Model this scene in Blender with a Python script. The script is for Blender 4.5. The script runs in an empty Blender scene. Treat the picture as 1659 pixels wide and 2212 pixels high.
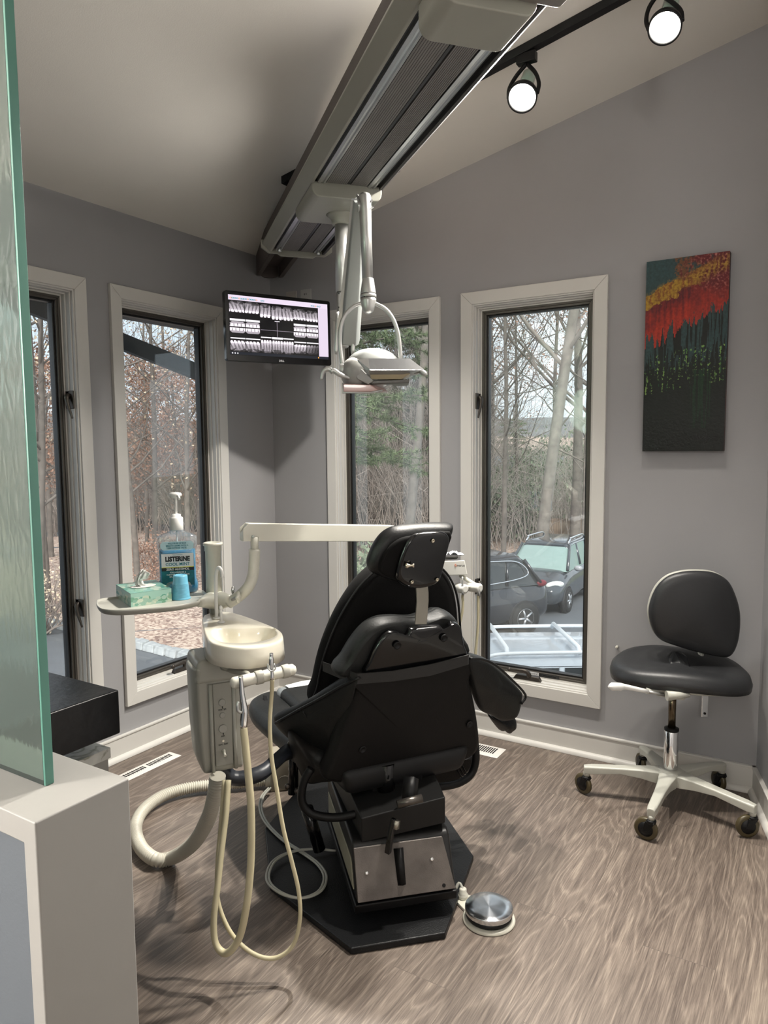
import bpy, bmesh, math, random
import numpy as np
from mathutils import Vector, Matrix, noise
PI = math.pi
C = bpy.context.scene.collection
random.seed(7)

# ---------------------------------------------------------------- camera model (used to measure places in metres)
FPX = 1569.376
YAW, PITCH, ROLL = 0.55693, -0.0901, -0.00883
CAM = np.array([2.90132, -3.40040, 1.5])
_f = np.array([-math.sin(YAW)*math.cos(PITCH), math.cos(YAW)*math.cos(PITCH), math.sin(PITCH)])
_r = np.array([math.cos(YAW), math.sin(YAW), 0.0]); _u = np.cross(_r, _f)
RT = _r*math.cos(ROLL)+_u*math.sin(ROLL); UP = -_r*math.sin(ROLL)+_u*math.cos(ROLL); FW = _f
def ray(u, v): return FW+RT*(u-829.5)/FPX-UP*(v-1106)/FPX
def V(p): return Vector((float(p[0]), float(p[1]), float(p[2])))
def Z(u, v, z): d = ray(u, v); return V(CAM+d*(z-CAM[2])/d[2])
def X(u, v, x): d = ray(u, v); return V(CAM+d*(x-CAM[0])/d[0])
def Y(u, v, y): d = ray(u, v); return V(CAM+d*(y-CAM[1])/d[1])
def D(u, v, dep): return V(CAM+ray(u, v)*dep)
def PLN(u, v, P0, n):
    n = np.array(n, float); d = ray(u, v); return V(CAM+d*((np.array(P0)-CAM)@n)/(d@n))
# chair frame: t forward along the chair, b to its right
R0 = Vector((1.845, -1.633, 0)); AV = Vector((-.70711, .70711, 0)); BV = Vector((.70711, .70711, 0))
def L(t, b, z): return R0+AV*t+BV*b+Vector((0, 0, z))
def T(u, v, t0, lean=0.0, zref=.45):
    n = AV+Vector((0, 0, lean)); return PLN(u, v, R0+AV*t0+Vector((0, 0, zref)), n)

# ---------------------------------------------------------------- materials
MATS = {}
def nd(nt, typ, **kw):
    n = nt.nodes.new(typ)
    for k, v in kw.items():
        if k in n.inputs: n.inputs[k].default_value = v
        else: setattr(n, k, v)
    return n
def srgb(r, g, b):
    f = lambda c: (c/255/12.92) if c <= 10 else ((c/255+.055)/1.055)**2.4
    return (f(r), f(g), f(b), 1)
def mat(name, col, rough=.5, metal=0., bump=0., bscale=60., var=0., vscale=8., spec=.5, coat=0., emit=None, es=0., detail=4, sheen=0):
    if name in MATS: return MATS[name]
    m = bpy.data.materials.new(name); m.use_nodes = True; nt = m.node_tree
    p = nt.nodes['Principled BSDF']
    p.inputs['Base Color'].default_value = col; p.inputs['Roughness'].default_value = rough
    p.inputs['Metallic'].default_value = metal; p.inputs['Specular IOR Level'].default_value = spec
    p.inputs['Coat Weight'].default_value = coat
    if sheen: p.inputs['Sheen Weight'].default_value = sheen
    if emit: p.inputs['Emission Color'].default_value = emit; p.inputs['Emission Strength'].default_value = es
    tc = nd(nt, 'ShaderNodeTexCoord')
    if var:
        n = nd(nt, 'ShaderNodeTexNoise', Scale=vscale, Detail=float(detail)); nt.links.new(tc.outputs['Object'], n.inputs['Vector'])
        r = nd(nt, 'ShaderNodeMapRange'); r.inputs['From Min'].default_value = .3; r.inputs['From Max'].default_value = .7
        r.inputs['To Min'].default_value = 1-var; r.inputs['To Max'].default_value = 1+var
        nt.links.new(n.outputs['Fac'], r.inputs['Value'])
        mx = nd(nt, 'ShaderNodeVectorMath', operation='SCALE'); mx.inputs[0].default_value = col[:3]
        nt.links.new(r.outputs['Result'], mx.inputs['Scale']); nt.links.new(mx.outputs['Vector'], p.inputs['Base Color'])
    if bump:
        n2 = nd(nt, 'ShaderNodeTexNoise', Scale=bscale, Detail=3.0); nt.links.new(tc.outputs['Object'], n2.inputs['Vector'])
        b = nd(nt, 'ShaderNodeBump', Strength=bump, Distance=.002); nt.links.new(n2.outputs['Fac'], b.inputs['Height'])
        nt.links.new(b.outputs['Normal'], p.inputs['Normal'])
    MATS[name] = m; return m
def attr_mat(name, rough=.5, emit=0., coat=0., bump=0., bs=80):
    if name in MATS: return MATS[name]
    m = bpy.data.materials.new(name); m.use_nodes = True; nt = m.node_tree; p = nt.nodes['Principled BSDF']
    a = nd(nt, 'ShaderNodeVertexColor'); a.layer_name = 'paint'
    if emit:
        p.inputs['Base Color'].default_value = (.01, .01, .01, 1); nt.links.new(a.outputs['Color'], p.inputs['Emission Color']); p.inputs['Emission Strength'].default_value = emit
    else: nt.links.new(a.outputs['Color'], p.inputs['Base Color'])
    p.inputs['Roughness'].default_value = rough; p.inputs['Coat Weight'].default_value = coat; p.inputs['Specular IOR Level'].default_value = .3
    if bump:
        tc = nd(nt, 'ShaderNodeTexCoord')
        n2 = nd(nt, 'ShaderNodeTexNoise', Scale=bs, Detail=5.0); nt.links.new(tc.outputs['Object'], n2.inputs['Vector'])
        b = nd(nt, 'ShaderNodeBump', Strength=bump, Distance=.004); nt.links.new(n2.outputs['Fac'], b.inputs['Height'])
        nt.links.new(b.outputs['Normal'], p.inputs['Normal'])
    MATS[name] = m; return m
def glass_mat(name, tint=(1, 1, 1, 1), rough=0., refl=.06, milk=None, mf=0.):
    m = bpy.data.materials.new(name); m.use_nodes = True; nt = m.node_tree; nt.nodes.clear()
    o = nd(nt, 'ShaderNodeOutputMaterial'); t = nd(nt, 'ShaderNodeBsdfTransparent'); t.inputs['Color'].default_value = tint
    g = nd(nt, 'ShaderNodeBsdfGlossy', Roughness=rough); lw = nd(nt, 'ShaderNodeLayerWeight'); pw = nd(nt, 'ShaderNodeMath', operation='POWER'); pw.inputs[1].default_value = 4.; nt.links.new(lw.outputs['Facing'], pw.inputs[0])
    fr = nd(nt, 'ShaderNodeMapRange'); fr.inputs['To Min'].default_value = refl; fr.inputs['To Max'].default_value = .8; nt.links.new(pw.outputs[0], fr.inputs['Value'])
    mx = nd(nt, 'ShaderNodeMixShader'); last = t.outputs[0]
    if milk:
        dd = nd(nt, 'ShaderNodeBsdfDiffuse'); dd.inputs['Color'].default_value = milk
        mm = nd(nt, 'ShaderNodeMixShader', Fac=mf)
        tc = nd(nt, 'ShaderNodeTexCoord'); n = nd(nt, 'ShaderNodeTexNoise', Scale=3.0, Detail=8.0); nt.links.new(tc.outputs['Object'], n.inputs['Vector'])
        r = nd(nt, 'ShaderNodeMapRange'); r.inputs['From Min'].default_value = .35; r.inputs['From Max'].default_value = .8
        r.inputs['To Min'].default_value = mf*.3; r.inputs['To Max'].default_value = mf*2.5; nt.links.new(n.outputs['Fac'], r.inputs['Value']); nt.links.new(r.outputs[0], mm.inputs['Fac'])
        nt.links.new(last, mm.inputs[1]); nt.links.new(dd.outputs[0], mm.inputs[2]); last = mm.outputs[0]
    nt.links.new(fr.outputs[0], mx.inputs[0]); nt.links.new(last, mx.inputs[1]); nt.links.new(g.outputs[0], mx.inputs[2]); nt.links.new(mx.outputs[0], o.inputs[0])
    MATS[name] = m; return m

# ---------------------------------------------------------------- mesh builder
class MB:
    def __init__(s): s.v = []; s.f = []; s.sm = []; s.mi = []
    def add(s, vs, fs, smooth=False, mi=0):
        o = len(s.v); s.v += [tuple(float(c) for c in p) for p in vs]
        for f in fs: s.f.append([i+o for i in f]); s.sm.append(smooth); s.mi.append(mi)
        return s
    def box(s, c, d, rot=0., M=None, mi=0):
        x, y, z = d[0]/2, d[1]/2, d[2]/2
        vs = [Vector(p) for p in ((-x,-y,-z),(x,-y,-z),(x,y,-z),(-x,y,-z),(-x,-y,z),(x,-y,z),(x,y,z),(-x,y,z))]
        R = M if M is not None else Matrix.Rotation(rot, 3, 'Z')
        return s.add([R @ p+Vector(c) for p in vs], [(0,3,2,1),(4,5,6,7),(0,1,5,4),(1,2,6,5),(2,3,7,6),(3,0,4,7)], mi=mi)
    def bb(s, a, b, mi=0):
        return s.box([(a[i]+b[i])/2 for i in range(3)], [abs(b[i]-a[i]) for i in range(3)], mi=mi)
    def hexa(s, P, mi=0):   # 4 bottom + 4 top points
        return s.add(P, [(0,3,2,1),(4,5,6,7),(0,1,5,4),(1,2,6,5),(2,3,7,6),(3,0,4,7)], mi=mi)
    def rings(s, R, closed=True, cap=True, smooth=True, mi=0):
        n = len(R[0]); vs = [p for r in R for p in r]; fs = []
        for i in range(len(R)-1):
            for j in range(n if closed else n-1):
                k = (j+1) % n; fs.append((i*n+j, i*n+k, (i+1)*n+k, (i+1)*n+j))
        s.add(vs, fs, smooth, mi)
        if cap:
            o = len(s.v)-len(vs)
            s.f.append([o+j for j in range(n)][::-1]); s.sm.append(False); s.mi.append(mi)
            s.f.append([o+(len(R)-1)*n+j for j in range(n)]); s.sm.append(False); s.mi.append(mi)
        return s
    def tube(s, pts, r, seg=12, sub=0, cap=True, mi=0):
        pts = [Vector(p) for p in pts]
        if sub: pts, r = spline(pts, r, sub)
        rr = r if isinstance(r, (list, tuple)) else [r]*len(pts)
        R = []; up = None
        for i, p in enumerate(pts):
            d = (pts[min(i+1, len(pts)-1)]-pts[max(i-1, 0)]); d = d.normalized() if d.length > 1e-9 else Vector((0, 0, 1))
            if up is None: up = d.orthogonal().normalized()
            else:
                up = (up-d*up.dot(d)); up = up.normalized() if up.length > 1e-6 else d.orthogonal().normalized()
            sd = d.cross(up)
            R.append([p+(up*math.cos(2*PI*k/seg)+sd*math.sin(2*PI*k/seg))*rr[i] for k in range(seg)])
        return s.rings(R, cap=cap, mi=mi)
    def lathe(s, prof, c, axis=(0, 0, 1), seg=32, cap=True, mi=0, smooth=True):
        ax = Vector(axis).normalized(); u = ax.orthogonal().normalized(); w = ax.cross(u); c = Vector(c)
        R = [[c+ax*h+(u*math.cos(2*PI*k/seg)+w*math.sin(2*PI*k/seg))*max(r, 1e-5) for k in range(seg)] for r, h in prof]
        return s.rings(R, cap=cap, smooth=smooth, mi=mi)
    def prism(s, poly, fn, h0, h1, mi=0, smooth=False):   # fn(x,y,h) -> world
        n = len(poly); vs = [fn(x, y, h0) for x, y in poly]+[fn(x, y, h1) for x, y in poly]
        fs = [tuple(range(n))[::-1], tuple(range(n, 2*n))]+[(i, (i+1) % n, n+(i+1) % n, n+i) for i in range(n)]
        s.add(vs, fs[:2], False, mi); o = len(s.v)-2*n
        for f in fs[2:]: s.f.append([i+o for i in f]); s.sm.append(smooth); s.mi.append(mi)
        return s
    def ell(s, c, r, seg=24, ring=14, M=None, p=1., mi=0):
        R = []; M = M or Matrix.Identity(3); c = Vector(c)
        sg = lambda x: math.copysign(abs(x)**p, x)
        for i in range(ring+1):
            a = -PI/2+PI*i/ring; a = max(min(a, PI/2-1e-3), -PI/2+1e-3)
            R.append([c+M @ Vector((r[0]*sg(math.cos(a))*sg(math.cos(2*PI*k/seg)), r[1]*sg(math.cos(a))*sg(math.sin(2*PI*k/seg)), r[2]*sg(math.sin(a)))) for k in range(seg)])
        return s.rings(R, mi=mi)
    def quad(s, a, b, c, d, mi=0): return s.add([a, b, c, d], [(0, 1, 2, 3)], mi=mi)
    def build(s, name, m, parent=None, bevel=0., bseg=2, sub=0, angle=40, recalc=True, solid=0.):
        me = bpy.data.meshes.new(name); me.from_pydata(s.v, [], s.f)
        me.polygons.foreach_set('use_smooth', s.sm)
        for mm in (m if isinstance(m, (list, tuple)) else [m]): me.materials.append(mm)
        me.polygons.foreach_set('material_index', s.mi)
        if recalc:
            b = bmesh.new(); b.from_mesh(me); bmesh.ops.recalc_face_normals(b, faces=b.faces[:]); b.to_mesh(me); b.free()
        me.update()
        o = bpy.data.objects.new(name, me); C.objects.link(o)
        if parent is not None:
            o.parent = parent; w = wm(parent); o.matrix_parent_inverse = w.inverted()
        if solid: md = o.modifiers.new('s', 'SOLIDIFY'); md.thickness = solid; md.offset = 0
        if bevel:
            md = o.modifiers.new('b', 'BEVEL'); md.width = bevel; md.segments = bseg; md.limit_method = 'ANGLE'; md.angle_limit = math.radians(angle); md.harden_normals = False
            for pl in me.polygons: pl.use_smooth = True
            o.modifiers.new('w', 'WEIGHTED_NORMAL')
        if sub: md = o.modifiers.new('u', 'SUBSURF'); md.levels = sub; md.render_levels = sub; [setattr(pl, 'use_smooth', True) for pl in me.polygons]
        return o
def wm(o):
    M = Matrix.Translation(o.location) @ o.rotation_euler.to_matrix().to_4x4()
    if o.parent is not None: M = wm(o.parent) @ o.matrix_parent_inverse @ M
    return M
def spline(pts, r, sub):
    rr = list(r) if isinstance(r, (list, tuple)) else [r]*len(pts); P = [pts[0]*2-pts[1]]+pts+[pts[-1]*2-pts[-2]]; out = []; ro = []
    for i in range(1, len(P)-2):
        for k in range(sub):
            t = k/sub; a, b, c, d = P[i-1], P[i], P[i+1], P[i+2]
            out.append(.5*((2*b)+(c-a)*t+(2*a-5*b+4*c-d)*t*t+(3*b-a-3*c+d)*t**3)); ro.append(rr[i-1]*(1-t)+rr[i]*t)
    out.append(pts[-1]); ro.append(rr[-1]); return out, ro
def rot2(x, y, a): return x*math.cos(a)-y*math.sin(a), x*math.sin(a)+y*math.cos(a)
def rrect(w, h, r, n=6):
    out = []
    for cx, cy, a0 in ((w/2-r, h/2-r, 0), (-w/2+r, h/2-r, PI/2), (-w/2+r, -h/2+r, PI), (w/2-r, -h/2+r, 1.5*PI)):
        for k in range(n+1): a = a0+PI/2*k/n; out.append((cx+r*math.cos(a), cy+r*math.sin(a)))
    return out
def thing(name, label, cat, loc=(0, 0, 0), group=None, rz=0.):
    o = bpy.data.objects.new(name, None); o.location = loc; o.rotation_euler = (0, 0, rz); o.empty_display_size = .1; C.objects.link(o)
    return tag(o, label, cat, group)
def tag(o, label=None, cat=None, group=None, kind=None):
    if label: o['label'] = label
    if cat: o['category'] = cat
    if group: o['group'] = group
    if kind: o['kind'] = kind
    return o
def struct(o, label=None): o['kind'] = 'structure'; return tag(o, label)
def text_obj(txt, size, m, fn, parent=None, name='lettering', bold=0., ext=.0006, align='CENTER', xs=1.):
    cu = bpy.data.curves.new('t', 'FONT'); cu.body = txt; cu.size = size; cu.align_x = align; cu.align_y = 'CENTER'; cu.extrude = ext; cu.offset = bold; cu.resolution_u = 3
    o = bpy.data.objects.new('t', cu); C.objects.link(o); dg = bpy.context.evaluated_depsgraph_get()
    me = bpy.data.meshes.new_from_object(o.evaluated_get(dg)); bpy.data.objects.remove(o); bpy.data.curves.remove(cu)
    for v in me.vertices: v.co = fn(v.co.x*xs, v.co.y, v.co.z)
    me.name = name; me.materials.clear(); me.materials.append(m)
    q = bpy.data.objects.new(name, me); C.objects.link(q)
    if parent is not None: q.parent = parent; q.matrix_parent_inverse = wm(parent).inverted()
    return q
def painted(name, nx, ny, fn, col, m, parent=None):    # grid nx x ny; fn(u,v)->point, col: array (ny,nx,3) linear
    us = np.linspace(0, 1, nx+1); vs = np.linspace(0, 1, ny+1)
    me = bpy.data.meshes.new(name); P = [tuple(fn(a, b)) for b in vs for a in us]
    F = [(j*(nx+1)+i, j*(nx+1)+i+1, (j+1)*(nx+1)+i+1, (j+1)*(nx+1)+i) for j in range(ny) for i in range(nx)]
    me.from_pydata(P, [], F); ca = me.color_attributes.new('paint', 'FLOAT_COLOR', 'CORNER')
    c = np.ones((ny, nx, 4, 4), np.float32); c[..., :3] = col[:, :, None, :]; ca.data.foreach_set('color', c.ravel())
    me.materials.append(m); o = bpy.data.objects.new(name, me); C.objects.link(o)
    if parent is not None: o.parent = parent; o.matrix_parent_inverse = wm(parent).inverted()
    return o

# ---------------------------------------------------------------- material palette
def wallmat(name, col, rough=.75):
    return mat(name, col, rough, bump=.12, bscale=220, var=.02, vscale=3, spec=.3)
PAINT = wallmat('grey_wall_paint', (.345, .343, .350, 1)); CEIL = wallmat('ceiling_paint', (.74, .715, .67, 1), .9)
TRIM = mat('white_trim', (.66, .645, .61, 1), .42, bump=.05, bscale=40, var=.02, vscale=5)
BRONZE = mat('bronze_frame', (.082, .073, .062, 1), .45, metal=.3, var=.08, vscale=10)
BLACKF = mat('black_sash', (.012, .012, .013, 1), .4)
HARD = mat('bronze_hardware', (.07, .06, .052, 1), .38, metal=.6, var=.1)
BEAM = mat('brown_beam', (.085, .068, .062, 1), .55, var=.1, vscale=12)
OLIVE = mat('olive_housing', (.265, .262, .225, 1), .42, var=.03, bump=.04, bscale=200)
RIB = mat('ribbed_grey', (.15, .14, .132, 1), .5, var=.05, vscale=30)
SILV = mat('silver_strip', (.55, .56, .56, 1), .3, metal=.9, var=.05)
SATIN = mat('satin_silver', (.43, .43, .42, 1), .36, metal=.75, var=.03, bump=.03, bscale=400)
CHROME = mat('chrome', (.8, .8, .8, 1), .08, metal=1., var=.03)
BLK = mat('black_plastic', (.005, .005, .0055, 1), .45, var=.15, vscale=10, spec=.25)
GLOSSBLK = mat('gloss_black_plastic', (.004, .004, .0045, 1), .18, coat=.2, spec=.35)
LEATH = mat('black_leather', (.006, .0062, .0065, 1), .42, spec=.3, bump=.25, bscale=160, var=.12, vscale=12)
LEATHG = mat('charcoal_leather', (.0095, .0102, .0102, 1), .48, spec=.25, bump=.3, bscale=120, var=.15, vscale=9)
FABR = mat('black_fabric', (.004, .0038, .0038, 1), .85, spec=.15, bump=.2, bscale=500)
CREAM = mat('cream_plastic', (.66, .65, .57, 1), .28, var=.02)
IVORY = mat('ivory_bowl', (.86, .82, .70, 1), .14, var=.015, coat=.3)
GREYB = mat('grey_beige_plastic', (.36, .36, .315, 1), .35, var=.03)
HOSE = mat('yellowed_hose', (.56, .51, .34, 1), .42, var=.08, vscale=6)
HOSEG = mat('grey_hose', (.50, .48, .41, 1), .45, var=.06, vscale=8)
WHITEP = mat('white_plastic', (.82, .82, .80, 1), .3, var=.01)
# ================================================================ THE ROOM
CZ, CK = 2.6055, .2123
XC = 2.66; ROOM_X = 6.2; ROOM_Y = -6.6
def ceil_z(x): return CZ+CK*x
def floor_material():
    m = bpy.data.materials.new('oak_planks'); m.use_nodes = True; nt = m.node_tree; p = nt.nodes['Principled BSDF']; Lk = nt.links.new
    tc = nd(nt, 'ShaderNodeTexCoord'); sp = nd(nt, 'ShaderNodeSeparateXYZ'); Lk(tc.outputs['Object'], sp.inputs[0])
    cb = nd(nt, 'ShaderNodeCombineXYZ'); Lk(sp.outputs['Y'], cb.inputs['X']); 
    ad = nd(nt, 'ShaderNodeMath', operation='ADD'); ad.inputs[1].default_value = .135; Lk(sp.outputs['X'], ad.inputs[0]); Lk(ad.outputs[0], cb.inputs['Y'])
    br = nd(nt, 'ShaderNodeTexBrick'); br.offset = .37; br.offset_frequency = 2
    br.inputs['Scale'].default_value = 1.; br.inputs['Brick Width'].default_value = 1.25; br.inputs['Row Height'].default_value = .2; br.inputs['Mortar Size'].default_value = .0011; br.inputs['Mortar Smooth'].default_value = .3
    br.inputs['Color1'].default_value = (0, 0, 0, 1); br.inputs['Color2'].default_value = (1, 1, 1, 1); br.inputs['Mortar'].default_value = (.5, .5, .5, 1)
    Lk(cb.outputs[0], br.inputs['Vector'])
    # per plank offset so that the grain breaks at every seam
    off = nd(nt, 'ShaderNodeVectorMath', operation='SCALE'); off.inputs['Scale'].default_value = 13.7; Lk(br.outputs['Color'], off.inputs[0])
    av = nd(nt, 'ShaderNodeVectorMath', operation='ADD'); Lk(tc.outputs['Object'], av.inputs[0]); Lk(off.outputs[0], av.inputs[1])
    # warp
    mp0 = nd(nt, 'ShaderNodeMapping'); mp0.inputs['Scale'].default_value = (5.5, .75, 1); Lk(av.outputs[0], mp0.inputs['Vector'])
    wn = nd(nt, 'ShaderNodeTexNoise', Scale=1.0, Detail=3.5, Roughness=.45); Lk(mp0.outputs[0], wn.inputs['Vector'])
    # cathedral rings: contour lines of stretched noise
    rg = nd(nt, 'ShaderNodeMath', operation='MULTIPLY'); rg.inputs[1].default_value = 11; Lk(wn.outputs['Fac'], rg.inputs[0])
    rs0 = nd(nt, 'ShaderNodeMath', operation='SINE'); ra = nd(nt, 'ShaderNodeMath', operation='ABSOLUTE'); Lk(rs0.outputs[0], ra.inputs[0]); rs = nd(nt, 'ShaderNodeMath', operation='POWER'); rs.inputs[1].default_value = 7.; Lk(ra.outputs[0], rs.inputs[0]); mu = nd(nt, 'ShaderNodeMath', operation='MULTIPLY'); mu.inputs[1].default_value = 6.28; Lk(rg.outputs[0], mu.inputs[0]); Lk(mu.outputs[0], rs0.inputs[0])
    # fine fibres along the plank
    mp = nd(nt, 'ShaderNodeMapping'); mp.inputs['Scale'].default_value = (330, 10, 1); Lk(av.outputs[0], mp.inputs['Vector'])
    fn = nd(nt, 'ShaderNodeTexNoise', Scale=1.0, Detail=6.0, Roughness=.65); Lk(mp.outputs[0], fn.inputs['Vector'])
    mp2 = nd(nt, 'ShaderNodeMapping'); mp2.inputs['Scale'].default_value = (38, 1.7, 1); Lk(av.outputs[0], mp2.inputs['Vector'])
    f2 = nd(nt, 'ShaderNodeTexNoise', Scale=1.0, Detail=4.0, Roughness=.6); Lk(mp2.outputs[0], f2.inputs['Vector'])
    mp3 = nd(nt, 'ShaderNodeMapping'); mp3.inputs['Scale'].default_value = (2.6, 1.5, 1); Lk(av.outputs[0], mp3.inputs['Vector'])
    vo = nd(nt, 'ShaderNodeTexVoronoi', Scale=1.0); Lk(mp3.outputs[0], vo.inputs['Vector'])
    kn = nd(nt, 'ShaderNodeMapRange'); kn.inputs['From Min'].default_value = .0; kn.inputs['From Max'].default_value = .10; kn.inputs['To Min'].default_value = -.26; kn.inputs['To Max'].default_value = 0; Lk(vo.outputs['Distance'], kn.inputs['Value'])
    def mul(a, k):
        n = nd(nt, 'ShaderNodeMath', operation='MULTIPLY'); n.inputs[1].default_value = k; Lk(a, n.inputs[0]); return n.outputs[0]
    def add(a, b):
        n = nd(nt, 'ShaderNodeMath', operation='ADD'); Lk(a, n.inputs[0]); Lk(b, n.inputs[1]); return n.outputs[0]
    # mix fibres and rings
    s = add(mul(fn.outputs['Fac'], .88), mul(rs.outputs[0], .15)); s = add(s, mul(f2.outputs['Fac'], .33)); s = add(s, mul(br.outputs['Color'], .10)); s = add(s, kn.outputs[0])
    cr = nd(nt, 'ShaderNodeValToRGB'); e = cr.color_ramp.elements
    e[0].position = .36; e[0].color = (.040, .030, .025, 1); e[1].position = 1.02; e[1].color = (.30, .25, .20, 1)
    x = e.new(.58); x.color = (.108, .084, .069, 1); x = e.new(.78); x.color = (.180, .145, .119, 1)
    Lk(s, cr.inputs['Fac'])
    sm = nd(nt, 'ShaderNodeMix', data_type='RGBA'); sm.inputs['B'].default_value = (.07, .055, .045, 1); Lk(cr.outputs[0], sm.inputs['A'])
    fm = nd(nt, 'ShaderNodeMath', operation='MULTIPLY'); fm.inputs[1].default_value = .55; Lk(br.outputs['Fac'], fm.inputs[0]); Lk(fm.outputs[0], sm.inputs['Factor'])
    Lk(sm.outputs['Result'], p.inputs['Base Color'])
    rr = nd(nt, 'ShaderNodeMapRange'); rr.inputs['To Min'].default_value = .34; rr.inputs['To Max'].default_value = .52; Lk(fn.outputs['Fac'], rr.inputs['Value']); Lk(rr.outputs[0], p.inputs['Roughness'])
    bp = nd(nt, 'ShaderNodeBump', Strength=.35, Distance=.0015); hh = add(s, mul(br.outputs['Fac'], -.5)); Lk(hh, bp.inputs['Height']); Lk(bp.outputs[0], p.inputs['Normal'])
    return m
b = MB(); b.bb((-.16, ROOM_Y, -.12), (ROOM_X, .16, 0)); struct(b.build('floor', floor_material()), 'grey-brown oak plank floor of the treatment room')
# ceiling: one plane rising away from the left wall
b = MB(); x0, x1 = -.2, ROOM_X+.1; y0, y1 = ROOM_Y-.1, .16
b.hexa([(x0, y0, ceil_z(x0)), (x1, y0, ceil_z(x1)), (x1, y1, ceil_z(x1)), (x0, y1, ceil_z(x0)), (x0, y0, ceil_z(x0)+.2), (x1, y0, ceil_z(x1)+.2), (x1, y1, ceil_z(x1)+.2), (x0, y1, ceil_z(x0)+.2)])
struct(b.build('ceiling', CEIL), 'warm white sloping ceiling')
TH = .16
WZ0, WZ1 = .2466, 2.2627                 # outer casing heights
A_W = [(-2.010, -1.2739), (-1.1468, -.4048)]; B_W = [(.413, 1.141), (1.2608, 1.9943)]
A_W[0] = (-1.2739-.742, -1.2739)
fA = lambda s, d, z: Vector((-d, s, z)); fB = lambda s, d, z: Vector((s, d, z))
def wall_with_holes(fn, s0, s1, holes, topf, cw=.05):
    b = MB(); hz0, hz1 = WZ0+cw, WZ1-cw
    def blk(a, c, z0, t0, t1):
        P = [fn(a, 0, z0), fn(c, 0, z0), fn(c, TH, z0), fn(a, TH, z0), fn(a, 0, t0), fn(c, 0, t1), fn(c, TH, t1), fn(a, TH, t0)]; b.hexa(P)
    cur = s0
    for a, c in holes:
        a += cw; c -= cw
        blk(cur, a, 0, topf(cur), topf(a)); blk(a, c, 0, hz0, hz0); blk(a, c, hz1, topf(a), topf(c)); cur = c
    blk(cur, s1, 0, topf(cur), topf(s1)); return b
ext = .03
struct(wall_with_holes(fA, ROOM_Y, .16, A_W, lambda s: ceil_z(0)+ext).build('wall_left', PAINT), 'grey left wall with two tall windows')
struct(wall_with_holes(fB, 0., ROOM_X, B_W, lambda s: ceil_z(s)+ext).build('wall_back', PAINT), 'grey back wall with two tall windows and the painting')
CD = Vector((.267, -.9637, 0)); CN = Vector((.9637, .267, 0))            # the right wall is splayed
fC = lambda s, d, z: Vector((XC, 0, 0))+CD*s+CN*d+Vector((0, 0, z))
b = MB(); q = [fC(s_, d_, 0) for s_, d_ in ((3.3, 0), (3.3, .12), (-.03, .12), (0, 0))]; b.hexa(q+[p+Vector((0, 0, ceil_z(p.x)+ext)) for p in q])
struct(b.build('wall_right', PAINT), 'grey right wall beside the stool')
b = MB(); b.hexa([(ROOM_X, ROOM_Y, 0), (ROOM_X+.1, ROOM_Y, 0), (ROOM_X+.1, .16, 0), (ROOM_X, .16, 0)]+[(x, y, ceil_z(x)+ext) for x, y in ((ROOM_X, ROOM_Y), (ROOM_X+.1, ROOM_Y), (ROOM_X+.1, .16), (ROOM_X, .16))]); struct(b.build('wall_far_right', PAINT))
b = MB(); b.hexa([(0, ROOM_Y-.1, 0), (ROOM_X, ROOM_Y-.1, 0), (ROOM_X, ROOM_Y, 0), (0, ROOM_Y, 0)]+[(x, y, ceil_z(x)+ext) for x, y in ((0, ROOM_Y-.1), (ROOM_X, ROOM_Y-.1), (ROOM_X, ROOM_Y), (0, ROOM_Y))]); struct(b.build('wall_front', PAINT))
def ringbox(b, fn, a, c, z0, z1, w, d0, d1, mi=0):
    """rectangular frame with mitred corners; w positive = inward"""
    O = [(a, z0), (c, z0), (c, z1), (a, z1)]; I = [(a+w, z0+w), (c-w, z0+w), (c-w, z1-w), (a+w, z1-w)]
    for k in range(4):
        j = (k+1) % 4; q = [O[k], O[j], I[j], I[k]]
        b.hexa([fn(s, d0, z) for s, z in q]+[fn(s, d1, z) for s, z in q], mi=mi)
    return b
PANE = glass_mat('window_glass', (.97, .985, .98, 1), 0., .05, milk=(.7, .75, .78, 1), mf=.05)
def lock_lever(fn, s, z, side, parent, lean=1):
    b = MB(); P = lambda ds, dd, dz: fn(s-ds*side, .03+dd, z+dz)
    b.hexa([P(0, -.030, -.040), P(.007, -.030, -.040), P(.007, .024, -.040), P(0, .024, -.040), P(0, -.030, .040), P(.007, -.030, .040), P(.007, .024, .040), P(0, .024, .040)])
    b.tube([P(.008, .0, .022), P(.020, -.004, .010), P(.024, -.014, -.02), P(.022, -.030, -.062), P(.020, -.038, -.085)], [.010, .011, .008, .0055, .0045], 10, sub=3)
    return b.build('lock_lever', HARD, parent, bevel=.002)
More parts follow.
